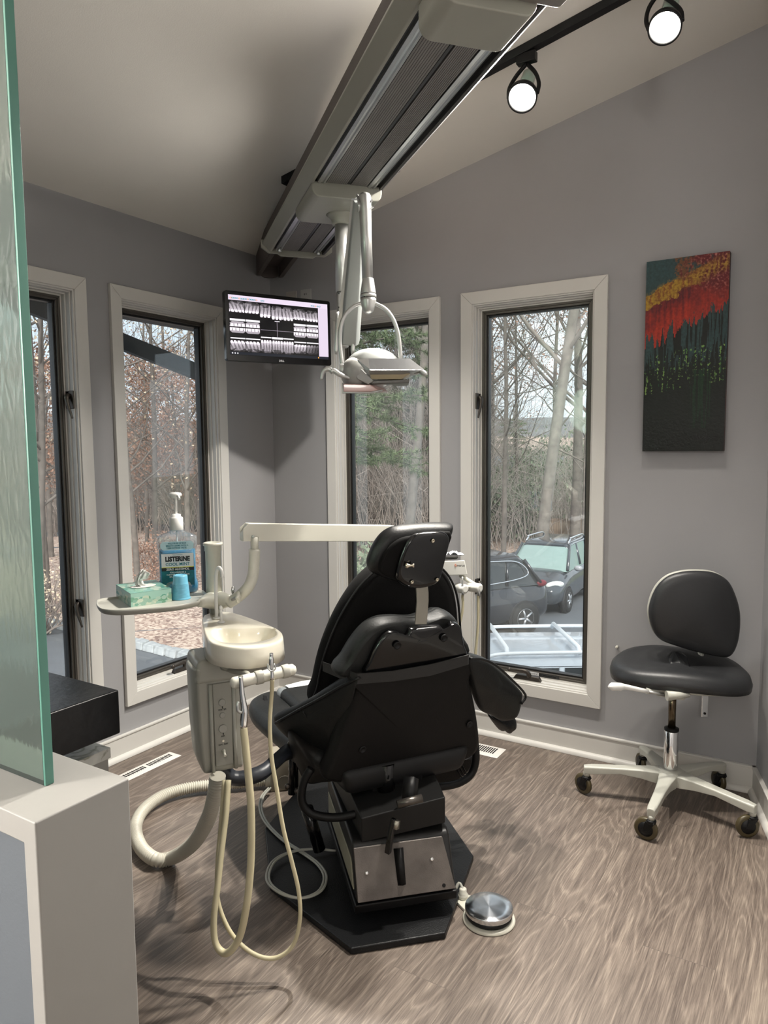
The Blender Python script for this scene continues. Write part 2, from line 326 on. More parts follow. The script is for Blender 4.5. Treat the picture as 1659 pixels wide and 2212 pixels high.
def window(n, fn, a, c, label, locks, crank=None):
    root = thing('window_%d' % n, label, 'window', fn((a+c)/2, 0, WZ0)); root['kind'] = 'structure'
    b = MB(); ringbox(b, fn, a, c, WZ0, WZ1, .061, -.02, .0); b.build('casing', TRIM, root, bevel=.0025, bseg=2)
    b = MB(); w = .061
    for k, (dw, d0, d1) in enumerate(((.007, -.012, .004), (.013, .004, .030), (.019, .030, .052), (.027, .052, .11))):
        ringbox(b, fn, a+w-.004, c-w+.004, WZ0+w-.004, WZ1-w+.004, dw+.004, d0, d1)
    b.build('jamb', TRIM, root, bevel=.002, bseg=2)
    i = w+.020; b = MB(); ringbox(b, fn, a+i, c-i, WZ0+i, WZ1-i, .026, .058, .098); ringbox(b, fn, a+i+.004, c-i-.004, WZ0+i+.004, WZ1-i-.004, .012, .052, .06); b.build('window_frame', BRONZE, root, bevel=.002)
    i += .026; b = MB(); ringbox(b, fn, a+i, c-i, WZ0+i, WZ1-i, .009, .070, .105); b.build('sash', BLACKF, root, bevel=.002)
    b = MB(); q = i+.006; b.hexa([fn(s, d, z) for z in (WZ0+q, WZ1-q) for s, d in ((a+q, .088), (c-q, .088), (c-q, .092), (a+q, .092))]); b.build('window_pane', PANE, root)
    for s, z, sd in locks: lock_lever(fn, s, z, sd, root)
    if crank is not None:
        b = MB(); z = WZ0+w+.012
        P = lambda ds, d, dz: fn(crank+ds, d, z+dz)
        b.hexa([P(-.075, .002, 0), P(.075, .002, 0), P(.07, .034, 0), P(-.07, .034, 0), P(-.06, .006, .022), P(.06, .006, .022), P(.056, .03, .026), P(-.056, .03, .026)])
        b.tube([P(.01, .012, .02), P(.0, .004, .045), P(-.04, -.004, .05), P(-.085, -.006, .046)], [.013, .011, .008, .007], 10, sub=3)
        b.ell(P(-.09, -.006, .046), (.012, .012, .012), 12, 8)
        b.build('crank_handle', HARD, root, bevel=.003)
    return root
w1 = window(1, fA, A_W[0][0], A_W[0][1], 'tall casement window at far left behind the frosted glass', [(A_W[0][1]-.061-.012, X(140, 862, .0).z, 1), (A_W[0][1]-.061-.012, X(162, 1318, .0).z, 1)])
w2 = window(2, fA, A_W[1][0], A_W[1][1], 'tall casement window behind the blue mouthwash bottle', [], crank=(A_W[1][0]+A_W[1][1])/2+.02)
w3 = window(3, fB, B_W[0][0], B_W[0][1], 'tall casement window behind the dental lamp showing the evergreen', [])
w4 = window(4, fB, B_W[1][0], B_W[1][1], 'tall casement window beside the painting showing the parked cars', [(B_W[1][0]+.061+.012, Y(1033, 866, .0).z, -1), (B_W[1][0]+.061+.012, Y(1033, 1268, .0).z, -1)], crank=1.62)
# warning sticker on the frame of window 4
STK = mat('sticker_black', (.02, .02, .02, 1), .5); STKW = mat('sticker_white', (.8, .8, .8, 1), .5)
zs = WZ0+.061+.020+.016; b = MB(); b.bb((1.60, .0505, zs-.009), (1.665, .0515, zs+.009)); b.build('warning_sticker', STKW, w4)
b = MB(); b.bb((1.667, .0505, zs-.009), (1.77, .0515, zs+.007)); b.build('warning_sticker', STK, w4)
text_obj('WARNING', .013, STK, lambda x, y, z: Vector((1.634+x, .0503, zs+y)), w4, xs=.9)
text_obj('EN CASO DE EMERGENCIA', .0075, STKW, lambda x, y, z: Vector((1.718+x, .0503, zs+y)), w4, xs=.8)
def baseboard(name, fn, s0, s1, label):
    b = MB()
    def strip(d0, z0, d1, z1): b.hexa([fn(s0, d0, z0), fn(s1, d0, z0), fn(s1, d1, z0), fn(s0, d1, z0), fn(s0, d0, z1), fn(s1, d0, z1), fn(s1, d1, z1), fn(s0, d1, z1)])
    strip(0, 0, -.015, .112); strip(0, .108, -.019, .117)
    n = 6; R = []
    for s in (s0, s1): R.append([fn(s, 0, 0)]+[fn(s, -.015-.02*math.cos(PI/2*k/n), .024*math.sin(PI/2*k/n)) for k in range(n+1)]+[fn(s, 0, .024)])
    b.rings(R, smooth=False); return struct(b.build(name, TRIM, bevel=.0015), label)
baseboard('baseboard_left', fA, ROOM_Y, 0, 'white baseboard along the left wall')
baseboard('baseboard_back', fB, 0, XC, 'white baseboard along the back wall')
baseboard('baseboard_right', fC, -.0, 3.3, 'white baseboard along the right wall')
# ------------------------------------------------ half wall with glass
OFFW = mat('half_wall_paint', (.25, .245, .232, 1), .5, bump=.3, bscale=25, var=.03, vscale=4); PANEL = wallmat('half_wall_panel', (.085, .096, .11, 1))
HX, HY0, HY1, HZ = 2.005, -2.856, -2.702, 1.0
t = thing('half_wall', 'low off-white painted partition wall carrying the frosted glass', 'wall', (1.0, (HY0+HY1)/2, 0))
b = MB(); b.bb((0, HY0+.012, 0), (HX-.03, HY1, HZ-.038)); b.build('panel', PANEL, t)
b = MB(); b.prism([(0, HZ-.038), (HX-.03, HZ-.038), (HX-.03, 0), (HX, 0), (HX, HZ), (0, HZ)], lambda x, z, h: Vector((x, h, z)), HY0, HY1); b.build('frame_boards', OFFW, t, bevel=.003)
m = bpy.data.materials.new('frosted_glass'); m.use_nodes = True; nt = m.node_tree; nt.nodes.clear()
o = nd(nt, 'ShaderNodeOutputMaterial'); tr = nd(nt, 'ShaderNodeBsdfTransparent'); tr.inputs[0].default_value = (.5, .6, .55, 1)
rf = nd(nt, 'ShaderNodeBsdfRefraction', Roughness=.16, IOR=1.12); rf.inputs[0].default_value = (.58, .67, .62, 1)
df = nd(nt, 'ShaderNodeBsdfTranslucent'); df.inputs[0].default_value = (.46, .54, .50, 1); di = nd(nt, 'ShaderNodeBsdfDiffuse'); di.inputs[0].default_value = (.34, .41, .38, 1)
gl = nd(nt, 'ShaderNodeBsdfGlossy', Roughness=.12)
tc = nd(nt, 'ShaderNodeTexCoord'); mp = nd(nt, 'ShaderNodeMapping'); mp.inputs['Scale'].default_value = (60, 60, 22); vr = nd(nt, 'ShaderNodeTexVoronoi', Scale=1.); vr.feature = 'DISTANCE_TO_EDGE'
nt.links.new(tc.outputs['Object'], mp.inputs[0]); nt.links.new(mp.outputs[0], vr.inputs['Vector'])
bu = nd(nt, 'ShaderNodeBump', Strength=.55, Distance=.002); nt.links.new(vr.outputs['Distance'], bu.inputs['Height'])
for s_ in (rf, gl, di): nt.links.new(bu.outputs[0], s_.inputs['Normal'])
m1 = nd(nt, 'ShaderNodeMixShader', Fac=.5); m2 = nd(nt, 'ShaderNodeMixShader', Fac=.84); m3 = nd(nt, 'ShaderNodeMixShader', Fac=.07)
nt.links.new(df.outputs[0], m1.inputs[1]); nt.links.new(di.outputs[0], m1.inputs[2]); nt.links.new(m1.outputs[0], m2.inputs[1]); nt.links.new(rf.outputs[0], m2.inputs[2]); nt.links.new(m2.outputs[0], m3.inputs[1]); nt.links.new(gl.outputs[0], m3.inputs[2]); nt.links.new(m3.outputs[0], o.inputs[0])
FROST = m; EDGE = mat('green_glass_edge', (.065, .185, .145, 1), .3, var=.12, vscale=3, spec=.6)
t = thing('frosted_glass_panel', 'frosted green glass panel standing on the low partition wall', 'glass panel', (1., -2.778, HZ))
b = MB(); b.bb((.05, -2.785, HZ+.0005), (1.916, -2.771, 2.75)); b.build('glass_sheet', FROST, t)
b = MB(); b.bb((1.916, -2.785, HZ+.0005), (1.921, -2.771, 2.75)); b.build('glass_edge', EDGE, t, bevel=.001)
# ------------------------------------------------ black counter slab and marble-topped cabinet
SLAB = mat('black_counter', (.012, .012, .013, 1), .32, spec=.4, bump=.6, bscale=45, var=.3, vscale=12)
t = thing('black_counter', 'thick black counter slab by the far left window', 'counter', (.5, -2.4, .609))
b = MB(); b.bb((.002, -2.69, .609), (1.024, -1.962, .75)); b.build('slab', SLAB, t, bevel=.006)
def marble():
    m = bpy.data.materials.new('marble'); m.use_nodes = True; nt = m.node_tree; p = nt.nodes['Principled BSDF']; p.inputs['Roughness'].default_value = .25
    tc = nd(nt, 'ShaderNodeTexCoord'); n = nd(nt, 'ShaderNodeTexNoise', Scale=6., Detail=5.0, Distortion=1.5); nt.links.new(tc.outputs['Object'], n.inputs['Vector'])
    r = nd(nt, 'ShaderNodeValToRGB'); e = r.color_ramp.elements; e[0].position = .46; e[0].color = (.86, .86, .80, 1); e[1].position = .56; e[1].color = (.86, .86, .80, 1); x = e.new(.51); x.color = (.42, .42, .33, 1)
    nt.links.new(n.outputs['Fac'], r.inputs[0]); nt.links.new(r.outputs[0], p.inputs['Base Color']); return m
CX, CY = .948, -1.945; CZT = .54
t = thing('marble_cabinet', 'low white cabinet with a marble top under the black counter', 'cabinet', (.5, -2.3, 0))
b = MB(); b.bb((.002, -2.66, CZT-.035), (CX, CY, CZT)); b.build('marble_top', marble(), t, bevel=.002)
b = MB(); b.bb((.04, -2.66, 0), (CX-.006, CY-.006, CZT-.035)); b.build('cabinet_body', mat('cabinet_white', (.5, .49, .46, 1), .45), t, bevel=.002)
for x in (.1, .5): b = MB(); b.bb((x, -2.5, CZT), (x+.06, -2.15, .609)); b.build('counter_support', mat('cabinet_white', (0, 0, 0, 1)), t)
# ------------------------------------------------ floor registers
VENTW = mat('register_white', (.72, .70, .66, 1), .4); DARK = mat('dark_slot', (.012, .011, .01, 1), .8)
def register(c, ln, wd, rz, label, n):
    t = thing('floor_register', label, 'vent', (c[0], c[1], 0)); M = Matrix.Rotation(rz, 3, 'Z')
    def P(x, y, z): return M @ Vector((x, y, z))+Vector((c[0], c[1], 0))
    b = MB(); b.hexa([P(-ln/2, -wd/2, 0), P(ln/2, -wd/2, 0), P(ln/2, wd/2, 0), P(-ln/2, wd/2, 0), P(-ln/2+.012, -wd/2+.012, .006), P(ln/2-.012, -wd/2+.012, .006), P(ln/2-.012, wd/2-.012, .006), P(-ln/2+.012, wd/2-.012, .006)]); b.build('register_plate', VENTW, t, bevel=.001)
    for g in (-1, 1):
        b = MB(); L0 = (ln-.06)/2-.008
        for k in range(n):
            x = g*(.008+L0*(k+.5)/n); b.hexa([P(x-L0/n*.3, -wd/2+.027, .005), P(x+L0/n*.3, -wd/2+.027, .005), P(x+L0/n*.3, wd/2-.027, .005), P(x-L0/n*.3, wd/2-.027, .005)]+[P(x-L0/n*.3, -wd/2+.027, .0066), P(x+L0/n*.3, -wd/2+.027, .0066), P(x+L0/n*.3, wd/2-.027, .0066), P(x-L0/n*.3, wd/2-.027, .0066)])
        b.build('louvre_slots', DARK, t)
    return t
register((.19, -1.19), .36, .085, PI/2, 'white floor register by the left baseboard', 12)
register((1.395, -.195), .35, .12, 0, 'white floor register behind the chair by the back baseboard', 12)
# ------------------------------------------------ outlets near the corner
for x, lb, k in ((.165, 'small beige wall plate nearest the corner above the monitor', 0), (.272, 'white outlet plate above the monitor beside the blank plate', 1)):
    t = thing('outlet_plate' if k else 'wall_plate', lb, 'outlet', (x, 0, 2.37)); b = MB(); b.box((x, -.004, 2.345), (.075, .008, .115)); b.build('cover_plate', mat('plate_white', (.45, .45, .43, 1), .4) if k else mat('plate_beige', (.40, .37, .34, 1), .5), t, bevel=.002)
    if k:
        b = MB(); b.lathe([(.017, 0), (.017, .004)], (x, -.007, 2.372), (0, -1, 0), 20); b.build('socket', mat('plate_white', (1, 1, 1, 1)), t)
        b = MB(); [b.box((x+dx, -.0115, 2.374), (.003, .002, .011)) for dx in (-.006, .006)]; b.build('socket_slots', DARK, t)
# ------------------------------------------------ brown beam and lamp track
ca, sa = math.cos(math.radians(40.5)), math.sin(math.radians(40.5))
def TR(a, p, z): return Vector((a*ca+p*sa, -a*sa+p*ca, z))
t = thing('ceiling_beam', 'brown hollow beam running from the corner above the lamp track', 'beam', TR(1.8, 0, 2.49))
def tbar(b, poly, a0, a1, mi=0): return b.prism(poly, lambda p, z, h: TR(h, p, z), a0, a1, mi=mi)
R = []
for a in (.09, .10, .12, .16, .22, 3.6): R.append((a, 2.49-.0*(a < .2)))
b = MB(); tbar(b, [(-.089, 2.492), (-.064, 2.492), (-.064, 2.66), (-.089, 2.66)], .08, 3.6); b.build('side_board', BEAM, t, bevel=.002)
b = MB(); tbar(b, [(.042, 2.492), (.067, 2.492), (.067, 2.66), (.042, 2.66)], .06, 3.6); b.build('side_board', BEAM, t, bevel=.002)
b = MB(); tbar(b, [(-.064, 2.56), (.042, 2.56), (.042, 2.66), (-.064, 2.66)], .02, 3.6); 
b.prism([(-.064, 2.60)]+[(-.011+.053*math.cos(PI+PI*k/12), 2.505-.013*math.sin(PI*k/12)) for k in range(13)]+[(.042, 2.60)], lambda p, z, h: TR(h, p, z), .03, .05)
b.build('beam_web', BEAM, t)
t = thing('lamp_track', 'wide olive ceiling track with ribbed grey panels under the brown beam', 'track', TR(2.1, 0, 2.445))
A0, A1 = .80, 3.55
b = MB(); tbar(b, [(-.156, 2.492), (-.160, 2.478), (-.124, 2.446), (-.114, 2.446), (-.114, 2.476), (.134, 2.476), (.134, 2.492)], A0, A1); b.build('track_housing', OLIVE, t, bevel=.002)
b = MB(); tbar(b, [(.134, 2.446), (.144, 2.446), (.176, 2.478), (.172, 2.492), (.134, 2.492)], A0, A1); b.build('side_flange', mat('dark_flange', (.03, .027, .025, 1), .45), t, bevel=.002)
b = MB(); tbar(b, [(-.114, 2.462), (.134, 2.462), (.134, 2.476), (-.114, 2.476)], A0, A1); b.build('track_recess', BLACKF, t)
for p0 in (-.099, .089):
    b = MB(); tbar(b, [(p0, 2.464), (p0, 2.451), (p0+.009, 2.447), (p0+.012, 2.452), (p0+.018, 2.452), (p0+.021, 2.447), (p0+.030, 2.451), (p0+.030, 2.464)], A0+.01, A1); b.build('silver_rail', SILV, t, bevel=.0008)
for p0, p1 in ((-.066, .010), (.025, .086)):
    b = MB(); n = 11; P = [(p0, 2.462)]
    for k in range(n):
        q0 = p0+(p1-p0)*k/n; q1 = p0+(p1-p0)*(k+.8)/n; P += [(q0, 2.453), (q1, 2.453), (q1, 2.4545), (p0+(p1-p0)*(k+1)/n, 2.4545)]
    P.append((p1, 2.462)); tbar(b, P, A0+.01, A1); b.build('ribbed_panel', RIB, t)
b = MB(); tbar(b, [(.013, 2.463), (.013, 2.456), (.022, 2.456), (.022, 2.463)], A0, A1); b.build('cable_slot', BLACKF, t)
b = MB(); tbar(b, [(-.166, 2.50), (-.166, 2.462), (-.128, 2.438), (-.085, 2.438), (-.07, 2.428), (.09, 2.428), (.105, 2.438), (.148, 2.438), (.186, 2.462), (.186, 2.50)], A0-.014, A0); b.build('end_cap', OLIVE, t, bevel=.002)
for p0 in (-.085, .105):
    b = MB(); b.lathe([(.008, 0), (.009, .016), (.006, .018)], TR(A0+.05, p0, 2.451), (0, 0, -1), 14); b.build('stop_screw', SILV, t)
def rbox(b, a0, a1, p0, p1, z0, z1, r=.03):
    """box with rounded vertical-down edges, in the track's frame"""
    sec = [(p0, z1), (p0, z0+r)]+[(p0+r-r*math.cos(PI/2*k/6), z0+r-r*math.sin(PI/2*k/6)) for k in range(1, 7)]+[(p1-r+r*math.sin(PI/2*k/6), z0+r-r*math.cos(PI/2*k/6)) for k in range(0, 6)]+[(p1, z0+r), (p1, z1)]
    return b.prism(sec, lambda p, z, h: TR(h, p, z), a0, a1, smooth=True)
b = MB(); rbox(b, 2.855, 3.0, -.12, .09, 2.378, 2.455, .03); b.build('cover_box', OLIVE, t, bevel=.004)
b = MB(); rbox(b, 3.0, 3.03, -.13, .15, 2.405, 2.47, .02); b.build('joint_plate', mat('brown_plastic', (.16, .145, .13, 1), .45), t, bevel=.003)
b = MB(); rbox(b, 3.10, 3.14, -.14, .16, 2.40, 2.48, .02); b.build('joint_plate', OLIVE, t, bevel=.003)
# ------------------------------------------------ black light rail and the two spot lamps
RY = -.665
def CR(x, y, dz=0): return Vector((x, y, ceil_z(x)-dz))
t = thing('light_rail', 'black lighting rail fixed along the sloping ceiling', 'light rail', CR(3, RY))
b = MB(); b.hexa([CR(.672, RY-.019, .03), CR(5.9, RY-.019, .03), CR(5.9, RY+.019, .03), CR(.672, RY+.019, .03), CR(.672, RY-.022, 0), CR(5.9, RY-.022, 0), CR(5.9, RY+.022, 0), CR(.672, RY+.022, 0)]); b.build('rail_body', BLK, t, bevel=.002)
b = MB(); b.hexa([CR(.668, RY-.023, .034), CR(.70, RY-.023, .034), CR(.70, RY+.023, .034), CR(.668, RY+.023, .034), CR(.668, RY-.023, 0), CR(.70, RY-.023, 0), CR(.70, RY+.023, 0), CR(.668, RY+.023, 0)]); b.build('end_cap', BLK, t, bevel=.002)
def dep(p): return float((np.array(p)-CAM) @ FW)
BULB = mat('lamp_glow', (1, 1, 1, 1), .3, emit=(1, .96, .88, 1), es=30.); CANW = mat('white_green_bulb', (.30, .52, .42, 1), .25, coat=.5)
def spot_lamp(rx, face, back, label, energy, r=.052):
    face = Vector(face); back = Vector(back); ax = (face-back).normalized(); t = thing('spot_lamp', label, 'spotlight', CR(rx, RY, .03), 'lit spot lamps on the ceiling rail')
    del t['group']
    b = MB(); b.box(CR(rx, RY, .048), (.075, .032, .036)); b.build('rail_adapter', BLK, t, bevel=.003)
    mid = back+(face-back)*.35; top = CR(rx, RY, .066)
    sd = ax.cross(Vector((0, 0, 1))).normalized()
    for s in (-1, 1):
        q = face-ax*.018+sd*s*r*1.02; b = MB(); b.tube([top, top+(q-top)*.25+sd*s*.022+Vector((0, 0, -.01)), top+(q-top)*.7+sd*s*.018, q], .0075, 8, sub=4); b.build('yoke_arm', BLK, t)
    b = MB(); ln = (face-back).length; b.lathe([(.012, -.012), (.024, -.006), (.027, .004), (.028, ln*.5), (.034, ln*.66), (r*.8, ln*.84), (r*.86, ln*.9)], back, ax, 28); b.build('lamp_can', CANW, t)
    b = MB(); b.lathe([(r*.80, -.026), (r*1.04, -.022), (r*1.06, .004), (r*.96, .004), (r*.94, -.006), (r*.9, -.012)], face, ax, 36, cap=False); b.build('lamp_ring', BLK, t)
    b = MB(); b.lathe([(.0001, .001), (r*.5, .0), (r*.93, -.005), (r*.93, -.009)], face, ax, 32); b.build('bulb_face', BULB, t)
    li = bpy.data.lights.new('spot_light', 'SPOT'); li.energy = energy; li.spot_size = math.radians(155); li.spot_blend = 1.; li.shadow_soft_size = .045; li.color = (1, .945, .86)
    lo = bpy.data.objects.new('spot_light', li); lo.location = face+ax*.012; lo.rotation_euler = (-ax).to_track_quat('Z', 'Y').to_euler(); C.objects.link(lo); lo.parent = t; lo.matrix_parent_inverse = wm(t).inverted()
    return t
d1 = dep(CR(1.849, RY, .1)); d2 = dep(CR(2.31, RY, .1))
spot_lamp(1.849, D(1128, 211, d1-.06), D(1143, 163, d1+.05), 'lit spot lamp hanging from the black rail next to the lamp track', 300)
spot_lamp(2.32, D(1436, 60, d2-.05), D(1450, 6, d2+.045), 'lit spot lamp at the top right edge of the photo', 300)
d3 = dep(CR(1.3, RY, .1)); fp_ = CR(1.27, RY-.05, .20); spot_lamp(1.3, fp_, fp_+Vector((.03, .06, .11)), 'lit spot lamp on the black rail hidden behind the lamp track', 300)  # extra spot added out of sight to raise the room's brightness
# unseen fill lamps added behind the viewpoint to brighten the room
FILL_GLOBE = mat('fill_globe', (.9, .9, .88, 1), .3, emit=(1, .96, .9, 1), es=6.)
def fill_lamp(x, y, drop, energy, lb):
    t = thing('fill_lamp', lb, 'ceiling lamp', CR(x, y)); c = CR(x, y, drop)
    b = MB(); b.lathe([(.05, 0), (.05, .02), (.008, .03), (.008, drop-.13)], CR(x, y, 0), (0, 0, -1), 20); b.build('fill_lamp_stem', BLK, t)
    li = bpy.data.lights.new('fill_light', 'POINT'); li.energy = energy; li.shadow_soft_size = .28; li.color = (1, .955, .89)
    lo = bpy.data.objects.new('fill_light', li); lo.location = c; C.objects.link(lo); lo.parent = t; lo.matrix_parent_inverse = wm(t).inverted()
fill_lamp(.45, -5.0, .8, 480, 'pendant lamp behind the viewpoint over the waiting side')
fill_lamp(3.8, -5.6, 1.0, 80, 'pendant lamp behind the viewpoint nearest the back of the building')
# ------------------------------------------------ painting
def painting_colors(nx=170, ny=420):
    A = np.zeros((ny, nx, 3))
    c = lambda r, g, b_: np.array(srgb(r, g, b_)[:3])
    teal, dteal, oran, yell, red, dred, fire, dark, grn, lime = c(46, 68, 70), c(34, 52, 54), c(126, 76, 36), c(158, 124, 44), c(108, 32, 32), c(84, 24, 32), c(166, 50, 32), c(14, 13, 11), c(24, 84, 42), c(126, 158, 82)
    fb = lambda x, y, s, o=4, z=0.: noise.fractal(Vector((x*s, y*s, z)), 1., 2., o)
    for j in range(ny):
        v = j/ny  # 0 bottom .. 1 top
        for i in range(nx):
            u = i/nx; y = 1-v
            n = fb(u, y*2.2, 5, 5); n2 = fb(u*3, y*1.1, 9, 4, 3.); st = fb(u*14, y*1.6, 2.2, 4, 9.); f = fb(u, y*2.2, 34, 3, 5.)
            e1 = .24-.17*u+.03*n                       # teal sky / orange edge
            e2 = .235-.13*u+.05*n                      # orange / red
            e3 = .44-.20*u+.07*st+.05*n                # red / teal forest
            if y < e1-.06: col = teal*.75+dteal*.25
            elif y < e2: k = min(1, max(0, .5+.9*n2+f*.6)); col = oran*(1-k)+yell*k
            elif y < e3: k = min(1, max(0, (y-e2)/(e3-e2)+.5*n2)); col = (dred*(1-k)+fire*k) if u < .55 else (red*(1-k*.7)+fire*k*.7)
            elif y < .58-.05*u+.16*st+.05*n2: k = min(1, max(0, (st-.02)*5)); col = teal*.8*(1-k)+dark*k
            else: col = dark
            if y < e1-.06 and u > .25 and n+f*.4 > -.05: col = oran*.6+dteal*.4
            kk = min(1, max(0, (u-.50+.35*n+.2*n2)*5))*min(1, max(0, (.20-y+.05*n)*14)); rr_ = (dred*.6+red*.4)*(1+.8*max(0, f))+np.array([.10, .08, .06])*max(0, f*1.6-.1); col = rr_*kk+col*(1-kk)
            kk = min(1, max(0, 1-abs(y-(.20-.15*u)-.02*n)/.05))*min(1, max(0, .6+n2*1.4+f)); col = yell*kk*.9+col*(1-kk*.9)
            if e3 <= y < .62 and (st > .12 or (abs(u-.42) < .03 and y < .5) or (abs(u-.2) < .02)): col = dark*1.1
            if .50 < y+.06*u < .70 and f*.8+st*.9 > .38+abs(y+.06*u-.60)*.8: k = min(1, max(0, n2+.5)); col = lime*k+grn*(1-k)
            if .58 < y < .88 and .58 < u < .82 and st > .10: col = grn*.42*(1.1-(y-.58)*2)+dark*.6
            if y > .46: q_ = min(1, (y-.46)*6); col = col*(1-q_*(.45-.3*n2))
            A[j, i] = np.clip(col*(1+.35*f), 0.001, 1)
    return A
PX0, PX1, PZ0, PZ1, PD = 2.1651, 2.4948, 1.4676, 2.2878, .04
t = thing('abstract_painting', 'tall unframed abstract canvas in red orange and dark green', 'painting', ((PX0+PX1)/2, -.02, PZ0))
CANV = attr_mat('oil_paint', .5, coat=.0, bump=.5, bs=90)
b = MB(); b.bb((PX0, -PD+.001, PZ0), (PX1, -.001, PZ1)); b.build('canvas_edge', mat('painted_edge', (.06, .018, .014, 1), .5, var=.6, vscale=9), t, bevel=.002)
painted('painted_face', 170, 420, lambda u, v: (PX0+(PX1-PX0)*u, -PD, PZ0+(PZ1-PZ0)*v), painting_colors(), CANV, t)
b = MB(); s0 = Vector((PX0+.215, -PD-.001, PZ0+.048))
b.tube([s0+Vector((x*.085, 0, y*.03)) for x, y in ((0, .2), (.06, .9), (.12, .1), (.2, .6), (.28, .1), (.4, .5), (.5, .2), (.56, 1.), (.52, -.3), (.64, .4), (.75, .15), (.85, .35), (1, .25))], .0008, 6, sub=3); b.build('signature', mat('signature_black', (.002, .002, .002, 1), .5), t)
# ------------------------------------------------ monitor
def xray_screen(nx=360, ny=200):
    A = np.zeros((ny, nx, 3)); A[:] = np.array(srgb(6, 6, 9)[:3])
    lav = np.array(srgb(226, 212, 230)[:3]); white = np.array(srgb(245, 240, 246)[:3]); pink = np.array(srgb(205, 185, 205)[:3])
    yy, xx = np.mgrid[0:ny, 0:nx]; U = xx/nx; Vv = 1-yy/ny    # V from top
    def rect(u0, u1, v0, v1, col): A[(U >= u0) & (U < u1) & (Vv >= v0) & (Vv < v1)] = col
    rect(0, 1, 0, .085, lav); rect(.895, 1, .085, .955, lav*.93); rect(0, 1, .955, 1, np.array(srgb(16, 22, 34)[:3]))
    for k, u in enumerate([.02+.0165*i for i in range(16)]+[.315, .335]+[.83+.021*i for i in range(5)]):
        d = ((U-u)*nx)**2+((Vv-.055)*ny)**2; A[(d < 9) & (d > 2)] = np.array(srgb(*((60, 150, 160) if k % 5 else (230, 150, 90)))[:3])
    for u in (.02, .045, .07): A[((U-u)*nx)**2+((Vv-.975)*ny)**2 < 5] = white
    A[((U-.89)*nx)**2+((Vv-.975)*ny)**2 < 6] = np.array(srgb(230, 160, 60)[:3])
    rng = np.random.RandomState(3)
    def film(u0, u1, v0, v1, up, nt, bar=None, dark=False, bite=False, sl=0.):
        for j in range(ny):
            v = 1-j/ny
            if not (v0 <= v < v1): continue
            for i in range(int(u0*nx), int(u1*nx)):
                a = (i/nx-u0)/(u1-u0); c = (v-v0)/(v1-v0)
                cut = .14
                if (min(a, 1-a)/cut+min(c, 1-c)/cut) < 1 and (min(a, 1-a) < cut and min(c, 1-c) < cut): continue
                d = c if up else 1-c; g = .16+.08*noise.noise(Vector((a*4+u0*30, c*4+v0*9, 1)))
                if bite:
                    dd = abs(c-.5)*2; ph = (a*nt+.5*(c > .5)) % 1; w = .46-.10*dd
                    if dd > .10 and dd < .62 and abs(ph-.5) < w: g = .85-.3*max(0, dd-.45)
                    elif dd >= .62: g = .45
                    elif dd < .1: g = .03
                else:
                    ph = ((a-sl*(d-.6))*nt) % 1; w = (.20+.26*max(0, min(1, (d-.35)/.35)))
                    edge = abs(ph-.5)
                    if d < .90 and d > .12: g = (.30+.42*d) if edge < w else (.12+.20*(1-d))
                    if d > .70 and d < .90: g = .92 if edge < .44-1.6*max(0, d-.8) else .05
                    if d >= .90: g = .01
                    if d < .25 and noise.noise(Vector((a*3+u0*50, c*3, 4))) > .1: g *= .35
                if dark: g *= .45*(1.3-a)
                g = max(.01, g+.05*noise.noise(Vector((i*.35, j*.35, 2))))
                A[j, i] = np.array([1.0, .9, .99])*min(1, g*1.12)**1.35
    cols = [(.008, .148), (.155, .292), (.298, .405), (.410, .517), (.522, .628), (.634, .762), (.768, .892)]
    tops = [.10, .10, .11, .13, .13, .14, .15]
    for k, ((u0, u1), tp) in enumerate(zip(cols, tops)):
        hgt = .21 if k in (0, 1, 5, 6) else .25
        film(u0, u1, tp, tp+hgt, True, 4 if k not in (2, 3, 4) else 3, sl=(.3, -.2, -.15, 0, .25, .2, .1)[k])
        b0 = .745 if k not in (2, 3, 4) else .70
        rect(u0, u1, b0-.03, b0-.012, white) if k not in (3,) else rect(u0, u1, b0-.035, b0, white)
        film(u0, u1, b0, .945-(.0 if k < 5 else .02), False, 4, dark=(k == 6), sl=(-.3, -.2, -.05, 0, .05, .2, .2)[k])
    for u0, u1 in ((.008, .148), (.155, .292), (.634, .762), (.768, .892)):
        rect(u0, u1, .40, .435, white); film(u0, u1, .44, .635, True, 4, bite=True)
    rect(.462, .466, .39, .70, lav*.6); rect(.30, .634, .545, .551, lav*.6); rect(.44, .49, .385, .395, white)
    return A
mL, mR, mRb, mLb = D(487, 637, 3.5), D(714, 654, 3.83), D(711, 781, 3.83), D(492, 776, 3.5)
hd = (mR-mL); hd.z = 0; hd = hd.normalized(); MW = (mR-mL).length; MH = .335
mo = (mL+mLb)/2; nrm = Vector((hd.y, -hd.x, 0)); 
if nrm.dot(Vector(CAM.tolist())-mo) < 0: nrm = -nrm
upv = Vector((0, 0, 1)); ctr = (mL+mR+mRb+mLb)/4
tilt = math.radians(2.0); upv = (upv*math.cos(tilt)+hd*math.sin(tilt)*-.35).normalized()
nrm = hd.cross(upv).normalized(); nrm = nrm if nrm.dot(Vector(CAM.tolist())-mo) > 0 else -nrm
hd = upv.cross(nrm).normalized(); hd = hd if hd.dot(mR-mL) > 0 else -hd
def MP(x, y, d): return ctr+hd*x+upv*y+nrm*d
t = thing('wall_monitor', 'black monitor showing dental x-rays in the corner of the room', 'monitor', ctr)
b = MB(); b.prism(rrect(MW, MH, .012), lambda x, y, h: MP(x, y, h), -.03, .0); b.prism(rrect(MW*.8, MH*.75, .02), lambda x, y, h: MP(x, y, h), -.055, -.03); b.build('housing', GLOSSBLK, t, bevel=.003)
sw, sh = MW-.036, MH-.05
